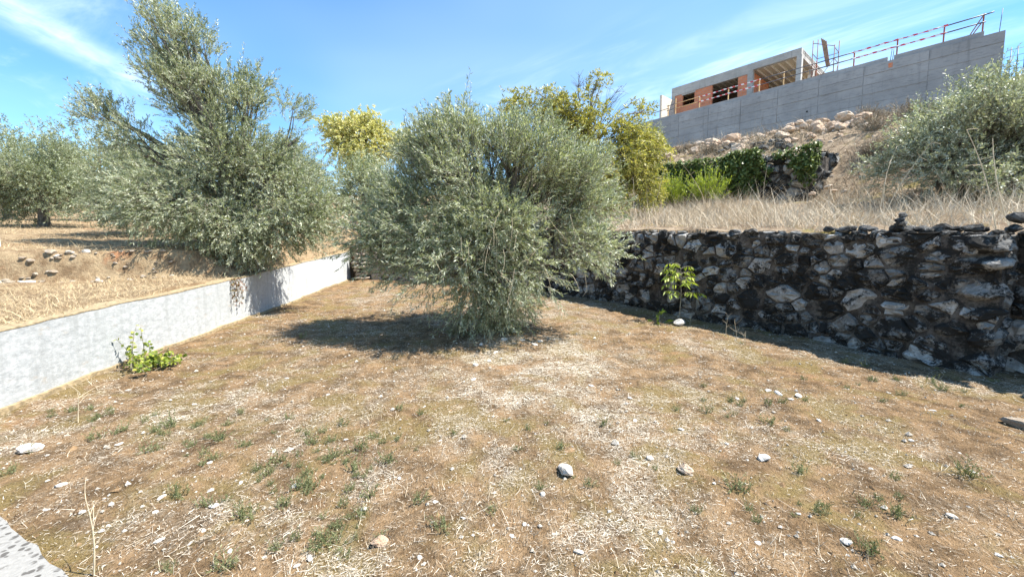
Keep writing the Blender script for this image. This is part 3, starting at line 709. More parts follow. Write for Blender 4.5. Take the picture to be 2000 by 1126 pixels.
make_tree('walnut_tree', 'walnut tree with drooping yellow green leaves and bare top twigs behind the broad olive', 'tree', (2.4,14.2,gz(2.4,14.2)),
  [(.4,14.0,6.75,.45,.5,.42,.9),(1.5,14.0,6.35,.8,.7,.6,1.3),(2.35,14.0,6.1,.9,.8,.6,1.3),(2.6,14,7.1,.5,.5,.3,.4),(4.35,13.9,6.55,.35,.4,.25,.5),(3.5,13.7,4.7,.95,.9,.75),(4.2,13.6,4.0,.7,.7,.45),(2.5,13.6,4.9,.9,.8,.8),(3.6,13.9,5.6,.85,.7,.6,1.2),(4.4,13.8,5.0,.6,.6,.6,1.2),(3.0,13.4,3.6,.8,.6,.4)],
  185, 13, 13, .13, .038, 'walnut', 301, trunk_h=1.6, trunk_r=.075, crad=.36, tl=.34, droop=.55, up=.1, spread=.6, bark='wtwig', twigmat='wtwig', tone=(.5,.27),
  bare=([(2.2,14,7.4,.6,.6,.5),(2.9,14.2,7.4,.6,.6,.5),(3.6,14,7.1,.7,.6,.5),(4.2,14,6.7,.6,.5,.4),(4.5,13.8,6.2,.5,.5,.3),(.5,14,7.1,.4,.3,.35)], 130, (2.9,14.1,5.2)))
make_tree('deciduous_tree', 'rounded tree with bright yellow leaves far up the slope', 'tree', (-7.9,22.5,gz(-7.9,22.5)),
  [(-8.9,22.2,8.0,1.0,1.0,.75),(-7.6,22.2,8.3,1.0,1.0,.75),(-6.5,22.4,7.7,.85,.9,.7),(-8.0,22,7.1,1.4,1.1,.6)], 120, 17, 12, .13, .062, 'yellow', 302, trunk_h=2.6, trunk_r=.15, crad=.45, tl=.4, droop=.4, up=.2, bark='wtwig', twigmat='wtwig', tone=(.55,.25))
make_tree('olive_tree', 'silvery olive bush with upright shoots on the slope below the concrete wall', 'tree', (10.2,9.7,gz(10.2,9.7)),
  [(10.3,9.6,4.35,1.3,1.2,1.1),(11.5,9.5,4.6,1.2,1.1,1.15),(9.35,9.6,4.0,.75,.8,.75),(10.9,9.5,5.4,.6,.6,.5),(10.4,9.0,3.3,1.4,.8,.5),(12.0,9.0,3.9,1.2,1.1,1.0)],
  150, 40, 16, .07, .022, 'olive_pale', 303, trunk_h=.5, trunk_r=.1, stems=3, crad=.34, tl=.32, droop=.05, up=.4, shoots=46, shoot_len=.75, tone=(.5,.25))
make_tree('olive_tree', 'small grey olive bush between the walnut tree and the end of the concrete wall', 'tree', (6.4,20.5,gz(6.4,20.5)),
  [(6.2,20.5,7.2,.9,.8,.8),(6.7,20.5,6.6,.8,.8,.6)], 30, 24, 13, .1, .03, 'olive_pale', 304, trunk_h=.6, trunk_r=.08, crad=.45, tl=.42, tone=(.42,.2))

# ------------------------------------------------------------------ board cast concrete wall, house, rail, scaffold
O = np.array([12.72, 39.59]); EV = np.array([.6515, -.7586]); NV = np.array([.7586, .6515])
def W(s, t, z):
    p = O+EV*s+NV*t; return (p[0], p[1], z)
def wbox(s0, s1, t0, t1, z0, z1):
    return np.array([W(s0,t0,z0), W(s1,t0,z0), W(s1,t1,z0), W(s0,t1,z0), W(s0,t0,z1), W(s1,t0,z1), W(s1,t1,z1), W(s0,t1,z1)])
def wpart(name, boxes, mat, parent):
    V = np.vstack([wbox(*b) for b in boxes]); F = np.vstack([BOXF+8*i for i in range(len(boxes))])
    return mesh_obj(name, V, F, M[mat], parent)
def rod(name, a, b, r_, mat, parent, sides=6):
    v, f = tubes(np.array([[a, b]], float), np.full((1, 2), r_), sides)
    return mesh_obj(name, v, [f, np.arange(sides)[::-1][None], (np.arange(sides)+sides)[None]], M[mat], parent, smooth=True)
def build_concrete():
    r = np.random.default_rng(71)
    t = thing('retaining_wall', W(10,.2,9.3), 'long grey board cast concrete retaining wall on top of the slope', 'retaining wall')
    js = [-.9,.55,3.05,5.63,8.15,10.7,13.2,15.6,18.6,21.5]
    zs = [8.2,8.9,9.6,10.2,10.8,11.4,12.0,12.6,13.2,13.8]
    for i in range(len(js)-1):
        for j in range(len(zs)-1):
            if i == 6 and j == 8: cells = [(js[i]+.012, js[i+1]-.012)]
            d = r.uniform(-.012, .012)
            wpart('panel', [(js[i]+.02, js[i+1]-.02, d, .30, zs[j]+.014, zs[j+1]-.014)], 'concrete', t)
    wpart('core', [(-.88, 21.48, .03, .285, 8.2, 13.78)], 'concrete', t)
    wpart('coping', [(-.88, 16.7, .10, .34, 13.8, 14.07)], 'concrete', t)
    wpart('coping', [(17.0, 20.7, .10, .34, 13.8, 14.07)], 'concrete', t)
    o = wpart('patch', [(16.78, 16.98, -.02, .1, 13.35, 13.62)], 'brick', t)
    for (s, z) in [(12.59,11.75),(4.3,11.2)]:
        v, f = tubes(np.array([[W(s,-.02,z), W(s,.1,z)]]), np.full((1,2), .06), 8); mesh_obj('weep_hole', v, [f, np.arange(8)[None]], M['dark'], t)
M['dark'] = mat_plain('dark_hole', (.02,.02,.02), 1, 0, .1, 5)  # black end discs paint the shade inside the weep holes
build_concrete()
def build_house():
    t = thing('unfinished_house', W(6,6,13.8), 'unfinished flat roofed house of concrete frame and hollow brick behind the concrete wall', 'house')
    F0 = 3.3; Z0 = 13.8
    wpart('floor_slab', [(.5, 11.15, 3.0, 10.5, 13.45, 13.8)], 'concrete2', t)
    # roof: edge beams and slab
    rf = wpart('roof', [(.5, 11.15, F0+.35, 10.5, 17.28, 17.6)], 'concrete2', t)
    wpart('beam', [(.5, 7.3, F0, F0+.3, 16.86, 17.65)], 'concrete2', t)
    wpart('beam', [(7.302, 11.15, F0+.002, F0+.3, 17.10, 17.65)], 'concrete2', t)
    wpart('beam', [(10.87, 11.15, F0+.302, 10.5, 17.0, 17.65)], 'concrete2', t)
    wpart('beam', [(.5, .78, F0+.302, 10.5, 16.86, 17.65)], 'concrete2', t)
    for s0, s1, d in [(.5,.82,.004),(7.3,7.72,-.004),(10.84,11.19,-.006)]:
        wpart('column', [(s0, s1, F0+d, F0+.35, Z0, 17.14 if s0 > 7 else 16.87)], 'concrete2', t)
    wpart('column', [(10.86, 11.17, 6.6, 6.95, Z0, 17.05)], 'concrete2', t)
    # ceiling: infill blocks between precast joists
    ce = wpart('ceiling', [(.8, 10.86, F0+.32, 10.4, 17.16, 17.27)], 'infill', t)
    s = 1.1
    while s < 10.8:
        wpart('joist', [(s, s+.11, F0+.33, 10.3, 17.09, 17.158)], 'rib', ce); s += .52
    # brick infill with openings
    def infill(s0, s1, z0, z1): return (s0, s1, F0+.05, F0+.25, z0, z1)
    bw = wpart('brick_wall', [infill(.83,1.58,Z0,16.85), infill(1.582,2.74,Z0,15.75), infill(2.742,4.36,Z0,16.85)], 'brick', t)
    wpart('brick_wall', [infill(6.55,7.29,Z0,16.85)], 'brick', t)
    wpart('brick_wall', [infill(4.362,6.548,Z0,14.35)], 'brick', t)
    wpart('lintel', [(1.50,2.82,F0+.03,F0+.24,16.72,16.855)], 'concrete2', bw)
    # inner walls
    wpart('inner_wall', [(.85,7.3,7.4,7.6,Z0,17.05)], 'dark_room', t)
    wpart('inner_wall', [(7.5,10.85,7.4,7.6,Z0,16.55)], 'infill', t)
    wpart('inner_wall', [(7.42,7.62,F0+.36,7.39,Z0,17.05)], 'brick', t)
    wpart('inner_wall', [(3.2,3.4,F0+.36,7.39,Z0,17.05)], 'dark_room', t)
    # rear closing wall and left wall so that no light falls in from behind
    wpart('outer_wall', [(.5,11.15,10.51,10.7,Z0,17.6)], 'brick', t)
    wpart('outer_wall', [(.52,.72,F0+.36,10.5,Z0,16.855)], 'brick', t)
    wpart('fin_wall', [(.62,.82,.95,F0-.01,Z0-.1,16.42)], 'pale_render', t)
    # low side extension in pale block on the sunny side
    wpart('side_wall', [(11.2,11.42,5.0,9.5,Z0,16.0)], 'pale_render', t)
    wpart('side_wall', [(11.2,12.9,7.2,7.4,Z0,15.6)], 'brick', t)
M['dark_room'] = mat_plain('unlit_block', (.16,.12,.10), .95, 0, .2, 4)  # dark colour puts the shade of the unlit rooms into the block
build_house()
def build_rail():
    t = thing('guard_rail', W(10,.2,13.8), 'site guard rail with red and white barrier tape along the concrete wall top', 'guard rail')
    ss = [1.8,2.5,4.65,7.0,9.27,10.9,12.9,14.97,17.08,19.1,20.62]
    for i, s in enumerate(ss):
        m = 'timber' if i < 6 else 'post'
        wpart('post', [(s-.035, s+.035, .36, .43, 13.6, 15.12 if i != 1 else 15.5)], m, t)
    for z in (15.02, 14.62):
        for a, b in zip(ss[:-1], ss[1:]):
            r_ = .03 if b < 13 else .035
            rod('rail', W(a-.1,.33,z), W(b+.1,.33,z+.02), r_, 'rail' if not 2 < a < 4 else 'timber', t)
    rod('rail', W(20.6,.33,15.02), W(21.0,.33,15.05), .035, 'rail', t); rod('rail', W(.1,.33,14.75), W(1.9,.33,14.8), .03, 'rail', t)
    for dz in (0, 1): rod('brace', W(20.6-.02,.40,15.0-.3*dz), W(20.05+.1*dz,.40,13.95), .028, 'post', t)
    r = np.random.default_rng(5)
    for (a, b) in [(4.65,9.4),(14.9,19.25)]:
        for z in (15.02, 14.62):                       # tape wound round the rail: a wavy twisted band
            n = 60; s = np.linspace(a, b, n); hw = .040+.018*np.sin(s*9+z*7); ph = .35*np.sin(s*7+z)
            zc = z+.01*np.sin(s*2)
            A = np.array([W(s[i], .275+.02*math.sin(ph[i]), zc[i]+hw[i]) for i in range(n)]); B = np.array([W(s[i], .275-.02*math.sin(ph[i]), zc[i]-hw[i]) for i in range(n)])
            back = np.array([*NV*.012, 0])
            V = np.vstack([A, B, B+back, A+back]); i = np.arange(n-1)
            F = np.vstack([np.stack([i+k*n, i+1+k*n, i+1+((k+1) % 4)*n, i+((k+1) % 4)*n], -1) for k in range(4)])
            mesh_obj('barrier_tape', V, F, M['tape'], t)
    # rebar standing out of the wall end
    for s, h in [(21.25,1.0),(16.82,.45),(16.92,.5)]:
        rod('rebar', W(s,.2,13.75), W(s+.05,.2,14.05+h), .016, 'rail', t)
build_rail()
def build_scaffold():
    t = thing('scaffold_tower', W(12.2,5.4,13.8), 'rusty steel scaffold tower with planks beside the unfinished house', 'scaffold')
    g = [(11.55,4.6),(12.95,4.6),(11.55,5.9),(12.95,5.9)]
    for k, (s, tt) in enumerate(g): rod('standard', W(s,tt,13.7), W(s,tt,[18.4,17.6,18.9,18.3][k]), .03, 'steel', t)
    for z in (14.6,15.6,16.6,17.4):
        for a, b in ((0,1),(2,3),(0,2),(1,3)):
            if z == 17.4 and (a, b) == (0,1): z2 = 18.2
            else: z2 = z
            rod('ledger', W(*g[a],z2), W(*g[b],z2-(.7 if z2 > 18 else 0)), .024, 'steel', t)
    for a, b, z0, z1 in ((0,1,14.6,16.6),(2,3,16.6,14.6),(1,3,14.6,16.6),(0,2,15.6,17.4)): rod('brace', W(*g[a],z0), W(*g[b],z1), .02, 'steel', t)
    for k in range(4):
        a, b = np.array(W(12.0+.10*k,4.9,18.5-.1*k)), np.array(W(12.45+.06*k,4.9,16.2)); e = np.array([*EV*.04, 0]); u = np.array([*NV*.02, 0])
        V = np.array([a-e-u, a+e-u, a+e+u, a-e+u, b-e-u, b+e-u, b+e+u, b-e+u]); mesh_obj('plank', V, BOXF, M['plank'], t)
    wpart('plank', [(11.5,13.0,4.6,5.2,15.62,15.67)], 'plank', t)
build_scaffold()
# neighbouring concrete stub with a wire fence by the right olive
t = thing('concrete_pier', W(22.6,1.5,12.0), 'short concrete pier with thin wire fence at the end of the retaining wall', 'pier')
wpart('pier', [(22.35,23.2,1.2,1.6,8,13.3)], 'concrete', t)
for k in range(3): rod('fence_post', W(21.75+.25*k,1.3,8.5), W(21.75+.25*k,1.3,13.2), .02, 'rail', t)
for k in range(4): rod('wire', W(21.6,1.28,12.0+.35*k), W(22.35,1.28,12.0+.35*k), .01, 'rail', t)

# ------------------------------------------------------------------ ivy grown terrace wall, shrubs
def QP(q, p): return (.7586*q+.6515*p, .6515*q-.7586*p)
def build_ivy_wall():
    r = np.random.default_rng(81)
    P = resample(np.array([QP(15.95,-9.6), QP(15.9,-6.5), QP(15.95,-3.9),QP(16.3,-3.6),QP(17.0,-3.5)]), 50); f, L = path_frame(P)
    zb = table(lambda s: gz(*QP(15.7, -9.6+min(s, 6.2))), L); zt = table(lambda s: gz(*QP(16.4, -9.6+min(s, 5.6)))+.05, L)
    t = thing('terrace_wall', (P[25,0], P[25,1], zb(L/2)), 'old rubble terrace wall overgrown with dark green ivy', 'stone wall')
    V, F = wall_strip(P, np.array([zb(s)-.2 for s in np.linspace(0,L,50)]), np.array([zt(s)-.16 for s in np.linspace(0,L,50)]), .5, 1, 8, .12, 66)
    mesh_obj('earth_core', V, F, M['wall_core'], t)
    rubble(t, P, zb, zt, WALLM, [(.18,.28,40),(.11,.17,250),(.07,.1,500)], 90, r, prot=(.05,.14), cap=ROCK_WALL)
    # ivy sheet: leaves over the left two thirds, hanging from the top
    N_ = 13000; s = r.random(N_)*6.0; h = r.random(N_)**.75
    keep = fbm(s*1.6, h*2.5, 91) > .45+.16*sstep(4.0,6.0,s)-.16*h; s, h = s[keep], h[keep]; N_ = len(s)
    pts = np.zeros((N_, 3)); nn = -NV
    for i in range(N_):
        p, tn = f(s[i]); top_ = zt(s[i])-zb(s[i])+.02+.30*float(vnoise(s[i]*2.2, 0.5, 93)); z = zb(s[i])+h[i]*top_+r.normal(0,.04); b = .06+.34*float(vnoise(s[i]*2.6, h[i]*3, 92))*(1-.5*h[i]**4)+r.normal(0,.05)
        pts[i] = (p[0]+nn[0]*b, p[1]+nn[1]*b, z)
    D = unit(np.array([nn[0], nn[1], -.6])+rand_dir(r, N_)*.7); Sd = unit(np.cross(D, rand_dir(r, N_)))
    V, F = leaves(pts-D*.05, D, Sd, r.uniform(.08,.14,N_), r.uniform(.07,.12,N_), .4)
    o = mesh_obj('ivy', V, F, M['ivy'], t, attrs=dict(tone=np.repeat(np.clip(r.normal(.5,.25,N_),0,1), 4))); o['kind'] = 'stuff'
build_ivy_wall()
def bush(name, label, cat, c, rx, h, n, nl, ll, lw, mat, seed, upright=.8, group=None, tone=(.5,.22), droop=.05, spread=.4, stem='twig'):
    r = np.random.default_rng(seed); x, y = c; z = gz(x, y)
    t = thing(name, (x, y, z), label, cat, group)
    B = np.stack([x+r.normal(0, rx*.25, n), y+r.normal(0, rx*.25, n), np.full(n, z-.02)], -1)
    D = unit(np.stack([r.normal(0, 1, n)*(1-upright)*1.4+(B[:, 0]-x)/rx*.5, r.normal(0, 1, n)*(1-upright)*1.4+(B[:, 1]-y)/rx*.5, np.full(n, 1.)], -1))
    Lt = h*r.uniform(.55, 1.1, n)
    pk, q, ld, sd, ln, wn, tn = twig_leaves(B, D, Lt, r, nl, ll, lw, droop, spread, start=.25, tone_c=tone[0], tone_s=tone[1])
    v, f = tubes(pk, np.linspace(.008, .003, 3)[None]*np.ones((n, 1)), 4); mesh_obj('stems', v, f, M[stem], t)
    V, F = leaves(q, ld, sd, ln, wn); mesh_obj('foliage', V, F, M[mat], t, attrs=dict(tone=np.repeat(tn, 4)))
    return t
bush('shrub', 'bright yellow green upright shrub before the ivy, fuller and nearer the walnut tree', 'shrub', QP(15.0,-8.1), .6, 1.25, 190, 26, .09, .028, 'broom', 401, .88)
bush('shrub', 'bright yellow green upright shrub before the ivy, nearer the bare end of the terrace wall', 'shrub', QP(14.7,-6.6), .5, 1.25, 150, 26, .09, .028, 'broom', 402, .85)

for k, (q, p, rr, h) in enumerate([(19.2,-3.0,.7,.7),(18.3,-1.6,.7,.8),(20.6,-2.2,.8,.7),(17.4,-2.6,.5,.5),(21.8,-3.6,.7,.6),(16.6,-1.2,.6,.6),(14.2,.6,.5,.6),(19.4,-9.8,.5,.5),(18.8,-8.4,.4,.5)]):
    bush('dry_bush', 'brown leafless dry bush on the rocky slope below the concrete wall', 'dry bush', QP(q, p), rr, h, 110, 12, .12, .012, 'dry_twig', 440+k, .35, 'dry bushes on the rocky slope', (.5,.28), .1, .35)
# sapling with long drooping leaflets by the stone wall
def build_sapling():
    r = np.random.default_rng(411); x, y = 3.35, 8.15; z = gz(x, y)
    t = thing('sapling', (x, y, z), 'thin young sapling with drooping bright green leaflets against the rubble wall', 'sapling')
    H = 1.14; k = np.linspace(0, 1, 6); P = np.stack([x+.03*np.sin(k*3), y+0*k, z-.05+H*k], -1)
    v, f = tubes(P[None], np.linspace(.014, .005, 6)[None], 6); mesh_obj('stem', v, f, M['twig'], t, smooth=True)
    n = 24; h = r.uniform(.45, 1.0, n); a = r.uniform(0, 2*np.pi, n); B = np.stack([np.interp(h, k, P[:, 0]), np.full(n, y), z+H*h], -1)
    D = unit(np.stack([np.cos(a), np.sin(a)*.7, np.full(n, .55)], -1)); Lt = r.uniform(.28, .5, n)*(1.15-.3*h)
    K = 6; kt = np.linspace(0, 1, K)
    pk = B[:, None]+D[:, None]*kt[None, :, None]*Lt[:, None, None]+np.array([0,0,-.45])*kt[None, :, None]**2*Lt[:, None, None]
    # two suckers low down
    v, f = tubes(pk, np.linspace(.005, .002, K)[None]*np.ones((n, 1)), 4); mesh_obj('stalks', v, f, M['twig'], t)
    nl = 9; tl = np.linspace(.3, 1, nl); Q = B[:, None]+D[:, None]*tl[None, :, None]*Lt[:, None, None]+np.array([0,0,-.45])*tl[None, :, None]**2*Lt[:, None, None]
    side = unit(np.cross(D, np.array([0,0,1.])))[:, None]*np.where(np.arange(nl) % 2, 1, -1)[None, :, None]
    LD = unit(D[:, None]*.35+side*.65+np.array([0,0,-.85])+rand_dir(r, n*nl).reshape(n, nl, 3)*.25).reshape(-1, 3)
    Sd = unit(np.cross(LD, np.array([0,0,1.])+rand_dir(r, n*nl)*.6))
    V, F = leaves(Q.reshape(-1, 3), LD, Sd, r.uniform(.10,.16,n*nl), r.uniform(.028,.042,n*nl))
    mesh_obj('foliage', V, F, M['green'], t, attrs=dict(tone=np.repeat(np.clip(r.normal(.55,.25,n*nl),0,1), 4)))
build_sapling()
bush('sapling', 'short leafy sucker on the ground beside the thin young sapling', 'sapling', (3.0,8.25), .25, .38, 7, 9, .12, .035, 'green', 412, .2, droop=.3)
# grape vine shrub by the white wall
def build_vine():
    r = np.random.default_rng(421); x, y = -4.78, 5.35; z = gz(x, y)
    t = thing('vine_shrub', (x, y, z), 'small leafy yellow green vine shrub growing against the whitewashed wall', 'shrub')
    n = 60; a = r.uniform(0, 2*np.pi, n); B = np.stack([x+r.normal(0,.12,n), y+r.normal(0,.10,n), np.full(n, z-.02)], -1)
    D = unit(np.stack([np.cos(a)*.8+.25, np.sin(a)*.7+.1, r.uniform(.35,1.0,n)], -1)); Lt = r.uniform(.12,.33,n)
    B[:5, 0] -= .16; D[:5] = unit(np.array([-.05,.05,1])+rand_dir(r,5)*.08); Lt[:5] = r.uniform(.42,.56,5)
    pk, q, ld, sd, ln, wn, tn = twig_leaves(B, D, Lt, r, 11, .055, .048, .12, .7, start=.25, tone_c=.55, tone_s=.26)
    v, f = tubes(pk, np.linspace(.007,.003,3)[None]*np.ones((n,1)), 4); mesh_obj('stems', v, f, M['twig'], t)
    V, F = leaves(q, ld, sd, ln, wn, .5); mesh_obj('foliage', V, F, M['vine'], t, attrs=dict(tone=np.repeat(tn, 4)))
build_vine()

def build_runner():
    r = np.random.default_rng(423); x, y, z = -5.44, 8.1, 1.30; n = 9
    t = thing('trailing_vine', (x, y, z), 'reddish dry vine trailing down over the whitewashed wall', 'vine')
    A = np.stack([x-.02+r.uniform(-.02,.01,n), y+r.normal(0,.10,n), np.full(n, z-.02)], -1); E = A+np.stack([r.uniform(.05,.09,n), r.normal(0,.05,n), -r.uniform(.15,.5,n)], -1)
    P = curve_pts(A, E, 5, r, .06); v, f = tubes(P, np.full((n,5), .003), 4); mesh_obj('stems', v, f, M['twig'], t)
    q = np.repeat(P.reshape(-1, 3), 5, axis=0); q = q+r.normal(0,.015,q.shape); m = len(q); D = unit(np.array([.5,0,-.6])+rand_dir(r, m)*.7)
    V, F = leaves(q, D, unit(np.cross(D, rand_dir(r, m))), r.uniform(.025,.05,m), r.uniform(.018,.03,m)); mesh_obj('foliage', V, F, M['russet'], t, attrs=dict(tone=np.repeat(r.random(m), 4)))
M['russet'] = mat_leaf('russet_leaf', (.12,.05,.03), (.26,.13,.07), (.24,.24,.07), .25)
build_runner()

# ------------------------------------------------------------------ stones
def ray(px, py):
    u = (px-1000)/800; v = (563-py)/800; a = math.radians(5)
    return np.array([u, math.cos(a)+v*math.sin(a), -math.sin(a)+v*math.cos(a)])
def on_plot(px, py):
    d = ray(px, py); t = EYE/(.05*d[1]-d[2]); return d[0]*t, d[1]*t, t
def build_loose_stones():
    r = np.random.default_rng(91)
    named = [((62,876),24,'largest pale stone on the soil near the foot of the whitewashed wall'),((1106,924),24,'upright pale jagged stone with straw around it in mid plot'),
             ((1325,634),17,'white stone lying at the foot of the thin young sapling'),((1490,897),15,'flat pale stone lying alone on bare brown soil'),((740,1060),20,'pale pinkish stone with a green weed beside it'),
             ((1340,922),17,'orange brown stone among pale straw'),((1990,828),28,'broad grey rock at the ground before the set back wall')]
    for (px, rad, lab) in named:
        x, y, t = on_plot(*px); a = rad*t/800; z = gz(x, y)
        m = ROCK_BOULDER if 'orange' in lab or 'pinkish' in lab else ROCK_BANK if 'grey' in lab else ROCK_WHITE
        o = inst('stone', m[r.integers(10)], (x, y, z+a*.25), (r.uniform(-.3,.3), r.uniform(-.3,.3), r.uniform(0,6.28)), (a, a*.75, a*.62)); tag(o, lab, 'stone')
    spots = [(315,970,9),(420,985,12),(575,950,12),(850,980,8),(310,1050,12),(372,1060,8),(605,1090,13),(580,1105,9),(118,945,13),(305,997,7),(232,865,8),(410,905,7),(675,857,6),(535,883,6),(470,940,6),(710,998,9),
      (1060,970,9),(1155,755,7),(1270,895,10),(1330,842,8),(1900,917,8),(1860,1012,12),(1750,1050,10),(1950,1082,8),(1650,1055,14),(1230,778,6),(1130,1080,12),(1025,1025,8),(1000,1046,7),(1190,1000,7),(1600,820,6),(1440,780,5),
      (930,715,8),(955,705,7),(1005,655,9),(1020,668,8),(1045,675,9),(985,668,8),(968,690,7),(940,675,6),(1055,668,8),(925,742,6),(990,640,6),(1520,770,10),(1560,775,9),(1545,780,8),(1500,765,7),(1240,820,6),(640,770,5),(500,800,5),(250,760,6),
      (860,860,6),(780,935,6),(905,1010,6),(1420,870,6),(1700,915,6),(1780,860,6),(1820,800,7),(1395,945,6),(1560,1000,6),(1480,1060,7),(1290,1040,7),(820,1090,8),(450,1080,8),(210,1020,7),(160,1000,7),(90,990,7),(380,790,5),(560,740,5)]
    for (px, py, rad) in spots:
        x, y, t = on_plot(px, py)
        a = rad*t/800*.95; z = gz(x, y)
        o = inst('stone', ROCK_WHITE[r.integers(10)], (x, y, z+a*.12), (r.uniform(-.3,.3), r.uniform(-.3,.3), r.uniform(0,6.28)), (a, a*r.uniform(.6,.9), a*r.uniform(.35,.55)))
        tag(o, 'small pale limestone lying loose on the straw covered plot', 'stone', 'small loose stones scattered over the plot')
build_loose_stones()
def build_boulders():
    r = np.random.default_rng(95); n = 0
    def put(px, py, y, rad, mesh, lab, grp, sink=.3, name='boulder', cat='boulder'):
        d = ray(px, py); t = y/d[1]; x, z = d[0]*t, EYE+d[2]*t; a = rad*t/800
        zg = gz(x, y); z = max(min(z, zg+1.3*a+.9), zg-.1)
        o = inst(name, mesh[r.integers(len(mesh))], (x, y, z), (r.uniform(-.4,.4), r.uniform(-.4,.4), r.uniform(0,6.28)), (a, a*r.uniform(.7,1), a*r.uniform(.55,.85))); tag(o, lab, cat, grp)
    put(1583,241,20.5,11,ROCK_BOULDER,'rounded ochre boulder balanced on top of the rock heap','',.3)
    put(1545,245,20.5,10,ROCK_BOULDER,'pale boulder on the crest next to the rounded ochre boulder','')
    put(1432,271,20,22,ROCK_BOULDER,'broad flat topped ochre boulder on the rock heap','')
    put(1624,250,20.5,8,ROCK_BOULDER,'whitish upright boulder on the crest by the retaining wall','')
    lab, grp = 'pale ochre boulder in the heap below the concrete wall', 'boulders heaped below the concrete wall'
    def drop(q, p, a, mesh, lab, grp, lift):
        x, y = QP(q, p); o = inst('boulder', mesh[r.integers(len(mesh))], (x, y, gz(x, y)+lift*a), (r.uniform(-.4,.4), r.uniform(-.4,.4), r.uniform(0,6.28)), (a, a*r.uniform(.7,1), a*r.uniform(.55,.85))); tag(o, lab, 'boulder', grp)
    for k in range(170):
        p = r.uniform(-11.5,-3.2); q = 20.6+r.normal(0,1.1)+.15*(p+7); drop(q, p, r.uniform(.08,.22) if k % 5 else r.uniform(.22,.40), ROCK_BOULDER, lab, grp, r.uniform(.15,.5))
    for k in range(26): drop(r.uniform(18.2,19.2), r.uniform(-8.2,-5.2), r.uniform(.1,.25), ROCK_DARK, 'blackened stone at the foot of the boulder heap', 'dark stones in the boulder heap', .4)
    for k in range(26):
        px = r.uniform(1580,1720); py = r.uniform(315,385)
        d = ray(px, py); y = np.interp(py, [315,385], [15.5,11.5]); put(px, py, y, r.uniform(4,9), ROCK_BOULDER, 'ochre stone half buried on the eroded slope left of the silvery olive', 'stones on the eroded slope')
build_boulders()
def build_wall_top_stones():
    r = np.random.default_rng(97)
    P = resample(np.array([(5.15,6.8+.25),(5.97+.25,5.1),(6.6,4.9),(7.0,4.2)]), 60); 
    for k in range(60):
        u = r.random()**.7; i = int(u*59); p = P[i]; a = r.uniform(.06,.13); up = k >= 42
        if up: i = 38+int(r.random()*21); p = P[i]
        o_ = r.uniform(-.12,.22); x = p[0]+.83*o_; y = p[1]+.55*o_
        z = 1.81+.05*y+a*.3+(.12 if up else 0)
        o = inst('stone', ROCK_DARK[r.integers(8)], (x, y, z), (r.uniform(-.3,.3), r.uniform(-.3,.3), r.uniform(0,6.28)), (a, a*r.uniform(.6,.9), a*r.uniform(.65,.95)))
        tag(o, 'black lichened stone dumped on top of the rubble wall end', 'stone', 'dark stones lying on the wall top')
    x, y = 5.62, 5.98; z = 1.83+.05*y
    for k in range(4):
        a = .10-.008*k+r.uniform(-.012,.012)
        o = inst('stone', ROCK_DARK[k], (x+r.uniform(-.02,.02), y, z+.02), (r.uniform(-.25,.25),r.uniform(-.25,.25),r.uniform(0,6)), (a, a*.85, .065)); z += .062
        tag(o, ['lowest','second lowest','second highest','topmost'][k]+' stone of the little stacked pile on the wall top', 'stone', 'little stacked pile of stones')
build_wall_top_stones()
def build_bank_stones():
    r = np.random.default_rng(99)
    for k in range(110):
        x = -11.2+r.random()*4.3; yb = 8.4+(x+7)*.41; y = yb+r.uniform(-.15,.22); a = r.gamma(3,.010)+.02
        o = inst('stone', (ROCK_WHITE if r.random() < .15 else ROCK_BANK)[r.integers(10)], (x, y, gz(x, y)+a*.1), (r.uniform(-.3,.3), r.uniform(-.3,.3), r.uniform(0,6.28)), (a, a*.8, a*r.uniform(.45,.7)))
        tag(o, 'weathered stone in the low earth bank across the yellow field', 'stone', 'stones of the field bank')
    # terraces up the slope, seen between the two big olives
    for (pa, pb, lab, nst) in [((-7.3,17.6),(-4.4,17.0),'pale dry stone terrace edge on the slope behind the whitewashed wall',34),((-8.2,20.2),(-4.2,19.6),'upper pale dry stone terrace edge below the grey olive',40)]:
        m = np.array([(pa[0]+pb[0])/2, (pa[1]+pb[1])/2]); t = thing('terrace_wall', (m[0], m[1], gz(*m)), lab, 'stone wall')
        for k in range(nst):
            u = r.random(); x = pa[0]+(pb[0]-pa[0])*u; y = pa[1]+(pb[1]-pa[1])*u+r.uniform(-.15,.15); a = r.uniform(.13,.26)
            inst('stone', ROCK_BOULDER[r.integers(10)], (x, y, gz(x, y)+r.uniform(.0,.4)), (r.uniform(-.3,.3), r.uniform(-.3,.3), r.uniform(0,6.28)), (a, a*.7, a*.6), t)
build_bank_stones()
# white pillar at the left edge of the field
def build_pillar():
    x0 = -10.58; y0 = 8.1; z0 = gz(-10.7, 8.2)
    t = thing('white_pillar', (x0-.2, y0+.15, z0), 'white painted gate pillar at the edge of the yellow field', 'pillar')
    for nm, (a, b, c, d, e, f_) in (('shaft', (x0-.42, x0, y0, y0+.42, z0-.3, 3.72)), ('cap', (x0-.46, x0+.03, y0-.03, y0+.45, 3.72, 3.80))):
        V = np.array([(a,c,e),(b,c,e),(b,d,e),(a,d,e),(a,c,f_),(b,c,f_),(b,d,f_),(a,d,f_)]); mesh_obj(nm, V, BOXF, M['paint'], t)
build_pillar()

